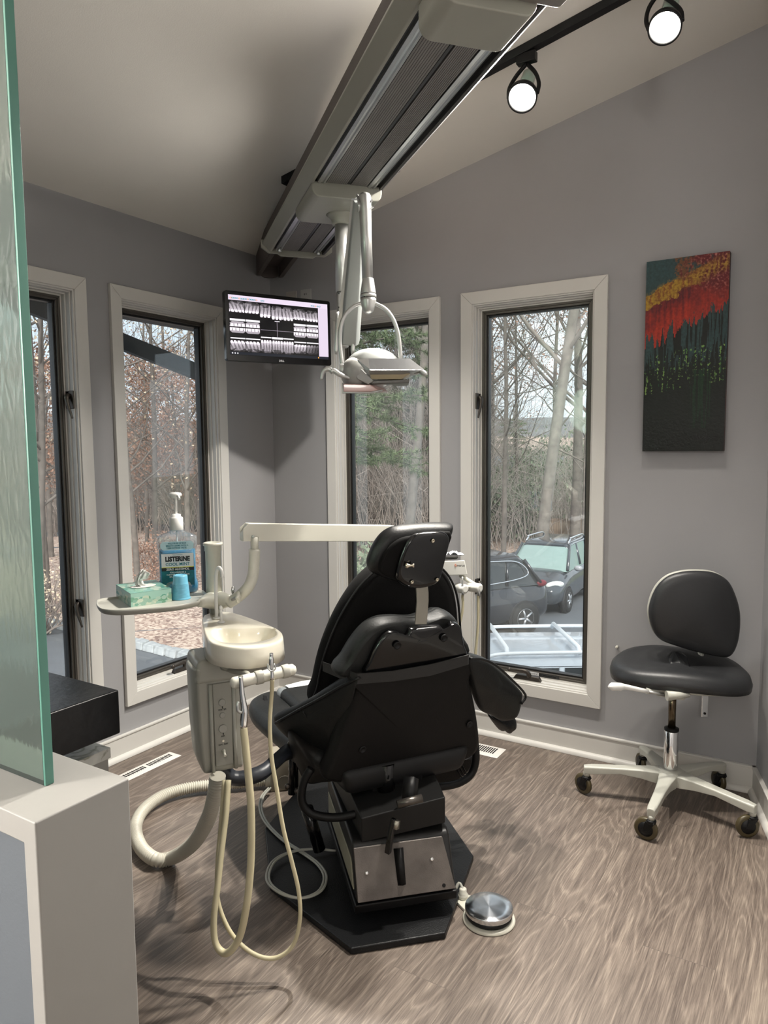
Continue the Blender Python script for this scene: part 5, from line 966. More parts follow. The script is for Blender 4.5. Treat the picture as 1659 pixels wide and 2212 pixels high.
# ================================================================ STOOL
SH = Vector((2.365, -.30, 0)); st = thing('operator_stool', 'black padded stool on a cream five-legged base in the right corner', 'stool', SH)
BASEC = mat('stool_cream', (.47, .47, .42, 1), .32, var=.02)
for k, a in enumerate((54, 126, 198, 270, 342)):
    a = math.radians(a-1); d = Vector((math.cos(a), math.sin(a), 0)); s = Vector((-d.y, d.x, 0)); RL = .285 if k in (0, 1) else .34
    b = MB(); R = []
    for r, w, zt, zb_ in ((.015, .036, .150, .095), (.06, .034, .150, .098), (.12, .026, .148, .108), (.20, .021, .143, .115), (RL-.02, .018, .135, .100), (RL+.008, .014, .131, .100)):
        R.append([SH+d*r+s*x*w+ZV*z for x, z in ((-1, zb_), (-1, zt-.006), (-.6, zt), (.6, zt), (1, zt-.006), (1, zb_))])
    b.rings(R, smooth=False); leg = b.build('leg', BASEC, st, bevel=.003)
    p = SH+d*(RL-.004); b = MB(); b.lathe([(.013, .085), (.013, .103)], p, seg=18); b.build('caster_stem', BASEC, leg)
    yw = {0: .75, 1: .6, 2: 1.1, 3: 1.5, 4: 2.1}[k]; wa = Vector((math.cos(yw), math.sin(yw), 0)); tr = Vector((-wa.y, wa.x, 0)); wc = p+tr*.018+ZV*.044
    ca_ = thing('caster', None, None, wc); ca_.parent = leg; ca_.matrix_parent_inverse = wm(leg).inverted()
    if 'label' in ca_: del ca_['label']
    b = MB(); b.lathe([(.016, 0), (.019, .003), (.019, .012), (.014, .016)], p+ZV*.070, seg=20)
    for sg in (-1, 1): b.hexa([wc+wa*sg*.011-tr*.012-ZV*.006, wc+wa*sg*.011+tr*.012-ZV*.006, wc+wa*sg*.016+tr*.012-ZV*.006, wc+wa*sg*.016-tr*.012-ZV*.006, p+wa*sg*.011-tr*.018+ZV*.078, p+wa*sg*.011+tr*.020+ZV*.078, p+wa*sg*.016+tr*.018+ZV*.078, p+wa*sg*.016-tr*.016+ZV*.078])
    f_ = b.build('caster_fork', BLK, leg, bevel=.002); C.objects.unlink(ca_); bpy.data.objects.remove(ca_)
    b = MB(); b.lathe([(.026, -.009), (.038, -.010), (.0435, -.006), (.0440, 0), (.0435, .006), (.038, .010), (.026, .009)], wc, wa, 32); b.build('caster_wheel', mat('amber_tyre', (.065, .05, .022, 1), .35), leg)
    b = MB(); b.lathe([(.006, -.014), (.028, -.0105), (.028, .0105), (.006, .014)], wc, wa, 28); b.build('wheel_hub', BLK, leg)
b = MB(); b.lathe([(.0, .105), (.052, .105), (.062, .12), (.060, .146), (.040, .152), (.036, .155)], SH, seg=32); b.build('base_hub', BASEC, st)
b = MB(); b.lathe([(.020, .070), (.022, .073), (.022, .106)], SH, seg=24); b.build('column_foot', mat('dull_steel', (.22, .21, .2, 1), .35, metal=.8), st)
ztc = D(1449, 1577, dep(SH+ZV*.3)).z
b = MB(); b.lathe([(.028, 0), (.0285, .002), (.0285, ztc-.152), (.027, ztc-.150)], SH+ZV*.150, seg=36); b.build('chrome_column', CHROME, st)
b = MB(); b.lathe([(.0290, 0), (.0290, .010), (.017, .013)], SH+ZV*ztc, seg=32); b.build('column_collar', BLK, st)
b = MB(); b.lathe([(.0152, 0), (.0152, .17)], SH+ZV*(ztc+.008), seg=28); b.build('gas_lift', mat('bronze_lift', (.11, .085, .055, 1), .22, metal=.9), st)
sx, sy = Vector((math.cos(.27), math.sin(.27), 0)), Vector((-math.sin(.27), math.cos(.27), 0)); sc0 = Vector((2.372, -.205, .512))
def seat_sec(k, z, n=56):
    out = []
    for j in range(n):
        a = 2*PI*j/n; ca__, sa__ = math.cos(a), math.sin(a); r = 1.; x = .277*math.copysign(abs(ca__)**.85, ca__); y = .185*math.copysign(abs(sa__)**.9, sa__)
        y -= .05*math.exp(-((x-.02)/.16)**2)*max(0, sa__)**1.5
        out.append(sc0+sx*x*k+sy*y*k+ZV*(z+.05*(x/.28)*-.12-.030*(x/.28)**2*(z > .02)+.02*(y/.18)*(z > .02)))
    return out
b = MB(); b.rings([seat_sec(.90, .0), seat_sec(.97, .004), seat_sec(1., .022), seat_sec(1.01, .045), seat_sec(.985, .068), seat_sec(.92, .084), seat_sec(.78, .093), seat_sec(.5, .096), seat_sec(.15, .096)]); b.build('seat_pad', mat('stool_vinyl', (.020, .021, .023, 1), .40, bump=.18, bscale=140, var=.06), st)
b = MB(); b.rings([seat_sec(.86, -.014), seat_sec(.94, -.006), seat_sec(.945, .004)]); b.build('seat_shell', BASEC, st)
b = MB(); b.hexa([SH+Vector(q)+ZV*.468 for q in ((-.05, -.05, 0), (.05, -.05, 0), (.05, .05, 0), (-.05, .05, 0))]+[SH+Vector(q)+ZV*.505 for q in ((-.08, -.07, 0), (.08, -.07, 0), (.08, .14, 0), (-.08, .14, 0))]); b.build('seat_mechanism', BASEC, st, bevel=.006)
b = MB(); p0, p1 = D(1400, 1494, 2.92), D(1352, 1484, 2.90); b.tube([p0+(p0-p1)*.8, p0], .006, 10); b.build('lever_rod', SATIN, st)
b = MB(); p2 = D(1322, 1483, 2.88); b.tube([p0, p1, p1.lerp(p2, .4), p2, p2+(p2-p1)*.25], [.008, .011, .016, .016, .004], 16, sub=3); b.build('height_lever', WHITEP, st)
b = MB(); q = D(1406, 1492, 2.95); b.tube([q-V(RT)*.02, q+V(RT)*.05], .013, 12); q = D(1440, 1503, 2.9); b.tube([q, q+V(RT)*.09+ZV*.004], [.020, .010], 12); b.build('tilt_knob', BASEC, st)
zb2 = D(1522, 1549, 3.12); b = MB(); u_ = V(RT); b.hexa([zb2-u_*.013, zb2+u_*.015, zb2+u_*.015+V(FW)*.01, zb2-u_*.013+V(FW)*.01]+[q+ZV*.125 for q in (zb2-u_*.013, zb2+u_*.015, zb2+u_*.015+V(FW)*.01, zb2-u_*.013+V(FW)*.01)]); b.build('backrest_bar', CHROME, st, bevel=.002)
b = MB(); b.lathe([(.005, 0), (.005, .002)], zb2+ZV*.016-V(FW)*.001, -V(FW), 14); b.build('bar_hole', BLK, st)
bk = [(1404, 1330), (1408, 1300), (1422, 1270), (1446, 1248), (1478, 1238), (1515, 1236), (1550, 1241), (1577, 1258), (1592, 1285), (1602, 1318), (1604, 1350), (1600, 1385), (1590, 1412), (1575, 1424), (1545, 1421), (1505, 1412), (1465, 1400), (1430, 1386), (1412, 1362)]
BN = (FW*1.0); bn = Vector((-.40, .90, .05)).normalized(); bo = D(1503, 1330, 3.0)
b = MB(); lp = smooth_loop([PLN(u, v, bo, bn) for u, v in bk], 4); pillow(b, lp, bn, .055, .02, .014); b.build('backrest_pad', mat('stool_vinyl', (0, 0, 0, 1)), st)
b = MB(); cB = sum(lp, Vector())/len(lp); pillow(b, [cB+(p-cB)*1.006+bn*.040 for p in lp], bn, .02, .006, .002); b.build('backrest_shell', BASEC, st)
b = MB(); b.tube([zb2+ZV*.12+V(FW)*.006, zb2+ZV*.16+V(FW)*.012, cB+bn*.07], .012, 10); b.build('backrest_support', BASEC, st)
t = thing('coat_hook', 'small cream peg on the wall just left of the stool seat', 'wall peg', Y(1334, 1396, 0)); p = Y(1334, 1396, -.001); b = MB(); b.lathe([(.006, 0), (.006, .02), (.004, .022)], p, (0, -1, 0), 12); b.build('peg', CREAM, t)
# ================================================================ OUTSIDE
GZ = -2.4
ASPH = mat('asphalt', (.115, .125, .14, 1), .85, bump=.6, bscale=40, var=.12, vscale=1.5)
b = MB(); b.bb((-60, -20, GZ-.3), (60, 34, GZ)); tag(struct(b.build('ground', ASPH)), 'grey asphalt car park outside')
def litter(name, c0, c1, c2, sc=9.):
    m = bpy.data.materials.new(name); m.use_nodes = True; nt = m.node_tree; p = nt.nodes['Principled BSDF']; p.inputs['Roughness'].default_value = .9
    tc = nd(nt, 'ShaderNodeTexCoord'); v = nd(nt, 'ShaderNodeTexVoronoi', Scale=sc); n = nd(nt, 'ShaderNodeTexNoise', Scale=1.2, Detail=6.0)
    nt.links.new(tc.outputs['Object'], v.inputs['Vector']); nt.links.new(tc.outputs['Object'], n.inputs['Vector'])
    sp = nd(nt, 'ShaderNodeSeparateColor'); nt.links.new(v.outputs['Color'], sp.inputs[0]); a = nd(nt, 'ShaderNodeMath', operation='ADD'); nt.links.new(sp.outputs[0], a.inputs[0]); nt.links.new(n.outputs['Fac'], a.inputs[1])
    h = nd(nt, 'ShaderNodeMath', operation='MULTIPLY'); h.inputs[1].default_value = .62; nt.links.new(a.outputs[0], h.inputs[0])
    r = nd(nt, 'ShaderNodeValToRGB'); e = r.color_ramp.elements; e[0].position = .2; e[0].color = c0; e[1].position = .85; e[1].color = c2; x = e.new(.5); x.color = c1
    nt.links.new(h.outputs[0], r.inputs[0]); nt.links.new(r.outputs[0], p.inputs['Base Color']); MATS[name] = m; return m
LEAFL = litter('leaf_litter', (.14, .085, .07, 1), (.34, .22, .175, 1), (.68, .54, .44, 1), 17.)
def Pz(x, y): return GZ+.02+max(0, (math.hypot(x-2.9, y+3.4)-40))*.10
me_ = MB(); gx = [-70+3.5*i for i in range(19)]; gy = [6+3.5*j for j in range(22)]
for y in gy:
    for x in gx: me_.v.append((x, y, Pz(x, y)+.08*noise.noise(Vector((x*.3, y*.3, 0)))))
for j in range(len(gy)-1):
    for i in range(len(gx)-1): k = j*len(gx)+i; me_.f.append([k, k+1, k+len(gx)+1, k+len(gx)]); me_.sm.append(True); me_.mi.append(0)
o_ = me_.build('leaf_covered_ground', LEAFL); tag(struct(o_), 'leaf covered ground beyond the stone curb')
o_['kind'] = 'structure'
LAWN = litter('winter_lawn', (.06, .09, .045, 1), (.12, .15, .08, 1), (.24, .24, .15, 1), 5.)
me_ = MB(); gx = [-7+5*i for i in range(14)]; gy = [22+5*j for j in range(14)]
for y in gy:
    for x in gx: me_.v.append((x, y, GZ+.03+max(0, y-26)*.035))
for j in range(len(gy)-1):
    for i in range(len(gx)-1): k = j*len(gx)+i; me_.f.append([k, k+1, k+len(gx)+1, k+len(gx)]); me_.sm.append(True); me_.mi.append(0)
tag(struct(me_.build('lawn', LAWN)), 'dull winter lawn beyond the car park')
# distant wooded hill
HILL = mat('distant_hill', (.13, .125, .13, 1), .95, var=.25, vscale=.12, detail=8)
me_ = MB(); na, nr = 60, 6
for j in range(nr):
    rr = 90+j*22
    for i in range(na+1):
        a = math.radians(60+130*i/na); x, y = 2.9+rr*math.cos(a), -3.4+rr*math.sin(a)
        hgt = (.8, 3.2, 5.5, 7.5, 8.5, 8.)[j]*(1+.25*noise.noise(Vector((a*3, j*.4, 0))))-2.4*(j == 0); me_.v.append((x, y, hgt+.6*noise.noise(Vector((a*40, j, 3)))))
for j in range(nr-1):
    for i in range(na): k = j*(na+1)+i; me_.f.append([k, k+1, k+na+2, k+na+1]); me_.sm.append(True); me_.mi.append(0)
tag(struct(me_.build('hill', HILL)), 'distant bluish brown wooded hill')
# building's own eave and brace
EAV = mat('dark_stained_wood', (.030, .038, .045, 1), .6, bump=.3, bscale=40)
b = MB(); b.bb((-.72, -6, 2.262), (-.165, .5, 2.36)); tag(struct(b.build('trim_1', EAV)), 'dark eave soffit outside the left windows')
b = MB(); y0, y1 = -1.6, .55; za = lambda y: 2.160-.213*(y+.60)
b.hexa([(-.63, y0, za(y0)-.085), (-.59, y0, za(y0)-.085), (-.59, y1, za(y1)-.105), (-.63, y1, za(y1)-.105), (-.63, y0, za(y0)), (-.59, y0, za(y0)), (-.59, y1, za(y1)), (-.63, y1, za(y1))]); tag(struct(b.build('trim_2', EAV)), 'dark slanting rafter outside the left windows')
# curb stones
STONE = mat('granite_block', (.42, .44, .45, 1), .85, bump=.8, bscale=25, var=.22, vscale=9)
c0, c1 = Z(60, 1340, GZ), Z(470, 1440, GZ); n_ = 19; dv = (c1-c0)/n_; dvn = dv.normalized(); pv = Vector((-dvn.y, dvn.x, 0)); rng = random.Random(5)
proto = None
for k in range(n_):
    t_o = None
    c = c0+dv*(k+.5); hl = dv.length*.47
    b = MB(); hh = .15
    j = lambda: rng.uniform(-.02, .02)
    b.hexa([Vector((-hl+j(), -.13+j(), 0)), Vector((hl+j(), -.13+j(), 0)), Vector((hl+j(), .13+j(), 0)), Vector((-hl+j(), .13+j(), 0)), Vector((-hl+.02+j(), -.10+j(), hh+j())), Vector((hl-.02+j(), -.10+j(), hh+j())), Vector((hl-.02+j(), .10+j(), hh+j())), Vector((-hl+.02+j(), .10+j(), hh+j()))])
    o_ = b.build('curb_stone', STONE, None, bevel=.02); o_.location = c+ZV*.0; o_.rotation_euler = (0, 0, math.atan2(dvn.y, dvn.x)); tag(o_, 'rough pale granite block in the curb along the leaf covered ground', 'curb stone', 'granite curb blocks outside the left windows')
b = MB(); q0, q1 = Z(250, 1140, GZ+.05), Z(480, 1150, GZ+.05); b.tube([q0+ZV*.25, q0.lerp(q1, .5)+ZV*.32, q1+ZV*.25], .22, 10, sub=4); tag(b.build('fallen_log', mat('dark_log', (.035, .028, .025, 1), .9, bump=.6, bscale=6)), 'dark fallen log at the far edge of the leaf litter', 'log')
# ---------------- trees
BARK = mat('grey_bark', (.165, .14, .122, 1), .9, bump=.9, bscale=14, var=.3, vscale=5); BARK2 = mat('pale_bark', (.21, .185, .162, 1), .9, bump=.7, bscale=12, var=.25, vscale=5)
LEAFB = mat('brown_leaves', (.37, .215, .15, 1), .8, var=.45, vscale=2.5, detail=8); LEAFP = mat('straw_leaves', (.66, .53, .38, 1), .8, var=.3, vscale=3)
NEED = mat('pine_needles', (.145, .19, .095, 1), .7, var=.4, vscale=2.2, detail=6)
def rvec(rng): return Vector((rng.gauss(0, 1), rng.gauss(0, 1), rng.gauss(0, 1))).normalized()
def grow(b, rng, p, d, ln, r, lvl, mx, ends, kids, up=.12, wig=.22):
    nseg = (9, 6, 4, 3, 2)[lvl]; pts = [p]; rs = [r]; dirs = [d]
    for k in range(nseg):
        d = (d+rvec(rng)*wig*(.16 if lvl == 0 else 1)+Vector((0, 0, up))*(1 if lvl else 1.2)).normalized(); p = p+d*ln/nseg; pts.append(p); rs.append(r*(1-(k+1)/nseg*(.62 if lvl == 0 else .8))); dirs.append(d)
    b.tube(pts, rs, (10, 6, 4, 3, 3)[lvl], cap=False)
    if lvl >= mx: ends.append((pts[-1], d)); return
    nk = kids[lvl]
    for k in range(nk):
        f = (.30 if lvl == 0 else .18)+(.98-(.30 if lvl == 0 else .18))*(k+rng.random())/nk; x = f*nseg; i = min(nseg-1, int(x)); q = pts[i].lerp(pts[i+1], x-i); dd_ = dirs[i]
        s = dd_.cross(rvec(rng)).normalized(); cd = (dd_*rng.uniform(.35, .8)+s*rng.uniform(.6, 1.)).normalized(); rk = rs[i]*(.42 if lvl == 0 else .55)
        grow(b, rng, q, cd, ln*(rng.uniform(.32, .52) if lvl == 0 else rng.uniform(.38, .62))*(1.15-f*.5), rk, lvl+1, mx, ends, kids, up, wig)
def leaves(b, rng, ends, n, size, spread):
    for _ in range(n):
        p, d = ends[rng.randrange(len(ends))]; c = p+rvec(rng)*spread*rng.random(); a = rvec(rng)*size; q = a.cross(rvec(rng)).normalized()*size*.6; b.add([c-a, c+q, c+a, c-q], [(0, 1, 2, 3)])
def make_tree(seed, h, r, lean=(0, 0), kids=(13, 6, 5, 3), mx=4, leaf=None, nleaf=0, lsize=.07, bark=None, up=.10, lfrac=1.):
    rng = random.Random(seed); root = thing('bare_tree', 'x', 'tree'); b = MB(); ends = []
    grow(b, rng, Vector((0, 0, -.3)), Vector((lean[0], lean[1], 1)).normalized(), h, r, 0, mx, ends, kids, up)
    b.build('trunk', bark or BARK, root, recalc=False)
    if leaf: lb = MB(); leaves(lb, rng, ends, nleaf, lsize, .35); lb.build('foliage', leaf, root, recalc=False)
    return root
def copy_tree(o, parent=None):
    c = o.copy(); C.objects.link(c)
    if parent: c.parent = parent
    for ch in list(o.children): copy_tree(ch, c)
    return c
def put(o, p, rz=0, s=1., label=None, group=None, name=None):
    o.location = (p[0], p[1], p[2]); o.rotation_euler = (0, 0, rz); o.scale = (s, s, s)
    if label: o['label'] = label
    if group: o['group'] = group
    if name: o.name = name
    return o
def G(u, dist, z=None): q = D(u, 970, dist); return Vector((q.x, q.y, GZ if z is None else z))
rnd = random.Random(11)
# the big leaning tree in window 4 and the one in window 3
tA = put(make_tree(3, 19, .18, lean=(.085, .05), kids=(15, 6, 5, 3), bark=BARK2), G(1160, 20), 0, 1., 'tall leaning bare tree behind the parked cars', name='leaning_tree')
tB = put(make_tree(8, 17, .14, lean=(.05, .03), kids=(14, 6, 4, 3), bark=BARK2), G(872, 19), .0, 1., 'bare tree with a thick pale trunk beside the evergreen', name='pale_trunk_tree')
P1 = make_tree(21, 12, .095, kids=(14, 6, 5, 3)); put(P1, G(1088, 24), 0, 1, 'slender bare tree left of the leaning tree')
P2_ = make_tree(22, 14, .2, kids=(13, 6, 5, 3), leaf=LEAFB, nleaf=3800, lsize=.055); put(P2_, G(1245, 26), 0, 1, 'tree keeping rusty leaves right of the leaning tree', name='rusty_leaf_tree')
P3 = make_tree(23, 6.3, .10, kids=(15, 6, 5, 3), leaf=LEAFB, nleaf=5200, lsize=.05, up=.03); put(P3, G(385, 24), 0, 1, 'rusty leaved tree right of centre in the second window', name='rusty_leaf_tree')
P4 = make_tree(24, 9, .10, kids=(13, 6, 5, 3), leaf=LEAFP, nleaf=420, lsize=.05, up=.02); put(P4, G(330, 22), 0, 1, 'young tree with a few straw coloured leaves in the second window', name='straw_leaf_tree')
GR = 'bare trees standing in the wood outside'
spots = [(P1, 1062, 34, .4, 1.2), (P1, 1120, 30, 2.1, .9), (P1, 1200, 36, 3.3, 1.3), (P1, 1262, 22, 4.4, .8), (P1, 770, 27, 1.1, .9), (P1, 812, 31, 2.7, 1.1), (P1, 850, 36, 5.1, 1.2), (P1, 915, 29, .9, 1.), (P1, 935, 40, 3.9, 1.3), (P1, 785, 44, 4.2, 1.4),
 (P3, 425, 29, 2.9, 1.1), (P3, 340, 34, 4.1, 1.2), (P3, 60, 20, .6, 1.), (P3, 100, 26, 3.6, 1.1), (P1, 310, 30, 5.2, .9), (P1, 86, 17, 2.2, 1.2), (P1, 20, 25, 1.9, 1.2), (P1, 365, 38, 1.2, 1.2), (P2_, 462, 33, 3.2, 1.), (P4, 395, 20, 2.0, .9), (P4, 285, 19, 4.0, .9), (P4, 75, 16, 1., 1.), (P1, 1010, 30, 3., 1.1), (P2_, 1290, 30, 4., 1.1), (P1, 520, 32, 3., 1.2), (P1, 640, 33, 1., 1.2), (P1, 705, 26, 5., 1.), (P2_, 985, 34, 2., 1.)]
for k, (pr0, u, ds_, rz, s) in enumerate(spots):
    c = copy_tree(pr0); nm = pr0.name.split('.')[0]; p = G(u, ds_); p.z = Pz(p.x, p.y)-.05 if p.x < -5 else GZ
    kd_ = {'bare_tree': ('bare grey tree standing in the wood', 'bare grey trees in the wood'), 'rusty_leaf_tree': ('tree with rusty brown leaves in the wood', 'rusty leaved trees in the wood'), 'straw_leaf_tree': ('small tree with sparse straw coloured leaves in the wood', 'straw leaved saplings in the wood')}[nm]
    put(c, p, rz, s, kd_[0], kd_[1])
# evergreen
rng = random.Random(31); pine = thing('pine_tree', 'green pine whose branches hang across the third window', 'tree'); b = MB(); nb = MB()
b.tube([Vector((0, 0, -.3)), Vector((.1, 0, 6)), Vector((0, .1, 12))], [.24, .16, .05], 12, sub=4)
for k in range(64):
    h = 3.7+6.5*(k/64)+rng.uniform(-.1, .1); a = k*2.4+rng.uniform(-.3, .3); ln = (2.8-(h-3.4)*.2)*rng.uniform(.75, 1.1); d = Vector((math.cos(a), math.sin(a), .05)); p = Vector((0, 0, h)); pts = [p]
    for s in range(7): d = (d+rvec(rng)*.10+Vector((0, 0, -.025))).normalized(); p = p+d*ln/7; pts.append(p)
    b.tube(pts, [.035*(1-i/8) for i in range(8)], 5, cap=False)
    for i in range(2, 8):
        for s in (-1, 1):
            for _ in range(2):
                sdv = Vector((-d.y, d.x, 0))*s; q = pts[i-1].lerp(pts[i], rng.random()); tw = (sdv+d*rng.uniform(.2, 1.)+rvec(rng)*.3).normalized()*rng.uniform(.25, .6); b.tube([q, q+tw], [.009, .004], 3, cap=False)
                for _ in range(90):
                    c = q+tw*rng.uniform(.15, 1.1); nv = (tw.normalized()*.7+rvec(rng)).normalized()*rng.uniform(.08, .15); w = nv.cross(rvec(rng)).normalized()*.0065; nb.add([c-w, c+w, c+nv], [(0, 1, 2)])
b.build('trunk', BARK, pine, recalc=False); nb.build('needles', NEED, pine, recalc=False); put(pine, G(705, 14.5))
c = copy_tree(pine); put(c, G(905, 30), 2., 1.1, 'smaller distant pine behind the pale trunk', name='pine_tree')
c = copy_tree(pine); put(c, G(1110, 48), 1., .55, 'low distant evergreen behind the slender bare tree', name='pine_tree')
# shrubs and undergrowth (nobody could count the stems)
STEM = mat('brush_stems', (.42, .365, .325, 1), .9, var=.3, vscale=.8); STEM2 = mat('dark_brush_stems', (.36, .30, .265, 1), .9, var=.3, vscale=.8)
def brush(name, label, n, u0, u1, d0, d1, h0, h1, m, r=.012, seed=1, lean=.25):
    rng = random.Random(seed); b = MB()
    for _ in range(n):
        u = rng.uniform(u0, u1); ds_ = rng.uniform(d0, d1); p = G(u, ds_); p.z = (Pz(p.x, p.y) if p.x < -5 else GZ)-.05; h = rng.uniform(h0, h1); d = Vector((rng.gauss(0, lean), rng.gauss(0, lean), 1)).normalized(); pts = [p]
        for s in range(3): d = (d+rvec(rng)*.25).normalized(); p = p+d*h/3; pts.append(p)
        b.tube(pts, [r*2, r*1.5, r, r*.5], 3, cap=False)
        for _k in range(3):
            q = pts[1].lerp(pts[3], rng.random()); e2 = q+(d+rvec(rng)*.9).normalized()*h*.3; b.tube([q, e2], [r, r*.4], 3, cap=False)
    o = b.build(name, m, None, recalc=False); tag(o, label, 'undergrowth', kind='stuff'); return o
brush('undergrowth', 'dense bare grey undergrowth in the wood behind the third window', 6000, 700, 1000, 26, 54, 2.5, 7.5, STEM, .010, 1)
brush('undergrowth', 'dense bare undergrowth beyond the leaf covered ground', 4200, -60, 560, 32, 54, 1.5, 5.5, STEM2, .011, 2)
brush('undergrowth', 'thin bare undergrowth behind the parked cars', 1500, 1000, 1330, 26, 50, 1.5, 4.5, STEM, .009, 3)
def shrub(p, s, seed, label, m, sp=(1, 1, .7), n=2600, lf=.06):
    rng = random.Random(seed); t = thing('shrub', label, 'shrub'); b = MB(); ends = []
    for k in range(16): d = Vector((rng.gauss(0, .5), rng.gauss(0, .5), 1)).normalized(); grow(b, rng, Vector((0, 0, 0)), d, s, .03, 2, 4, ends, (0, 0, 5, 4), .0, .3)
    b.build('stems', STEM2, t, recalc=False); lb = MB(); leaves(lb, rng, ends, n, lf, s*.22); lb.build('foliage', m, t, recalc=False); return put(t, p)
GRN = mat('grey_green_leaves', (.22, .26, .17, 1), .8, var=.35, vscale=2)
shrub(G(775, 12.5), 1.9, 3, 'grey green shrub low behind the third window', GRN, n=5200); shrub(G(1130, 33), 2.8, 4, 'wide green shrub in the distance above the parked cars', GRN, n=5200, lf=.09); shrub(G(1075, 30), 2.4, 5, 'green shrub above the dark parked car', GRN, n=4200, lf=.09); shrub(G(1215, 38), 3.6, 8, 'far green bush behind the leaning tree', GRN, n=5200, lf=.1)
shrub(G(350, 20), 1.3, 6, 'low rusty shrub on the leaf litter in the second window', LEAFB, n=4200, lf=.034); shrub(G(75, 15), 1.5, 7, 'low twiggy shrub seen in the far left window', LEAFP, n=700, lf=.035)
# fence and shed
FEN = mat('brown_fence', (.22, .16, .12, 1), .85, bump=.4, bscale=8, var=.2, vscale=3); fp0, fp1 = G(1168, 27), G(1300, 27)
t = thing('wooden_fence', 'low brown board fence behind the parked cars', 'fence', (fp0+fp1)/2); d_ = (fp1-fp0); n_ = 26
b = MB(); pn = Vector((-d_.y, d_.x, 0)).normalized()
for k in range(n_): a_, c_ = fp0+d_*(k/n_), fp0+d_*((k+.9)/n_); b.hexa([a_, c_, c_+pn*.03, a_+pn*.03]+[q+ZV*1.15 for q in (a_, c_, c_+pn*.03, a_+pn*.03)])
b.build('fence_boards', FEN, t)
t = thing('garage', 'small grey-roofed garage beyond the car park', 'garage', G(1105, 40)); c = G(1105, 40); b = MB(); b.box(c+ZV*1.1, (5, 4, 2.2), rot=.4); b.build('garage_walls', mat('garage_wall', (.32, .33, .31, 1), .8), t)
M = Matrix.Rotation(.4, 3, 'Z'); b = MB(); b.add([c+M @ Vector(q) for q in ((-2.8, -2.4, 2.1), (2.8, -2.4, 2.1), (2.8, 2.4, 2.1), (-2.8, 2.4, 2.1), (-2.8, 0, 3.3), (2.8, 0, 3.3))], [(0, 1, 5, 4), (2, 3, 4, 5), (0, 4, 3), (1, 2, 5), (0, 3, 2, 1)]); b.build('garage_roof', mat('garage_roof', (.30, .33, .36, 1), .8), t)
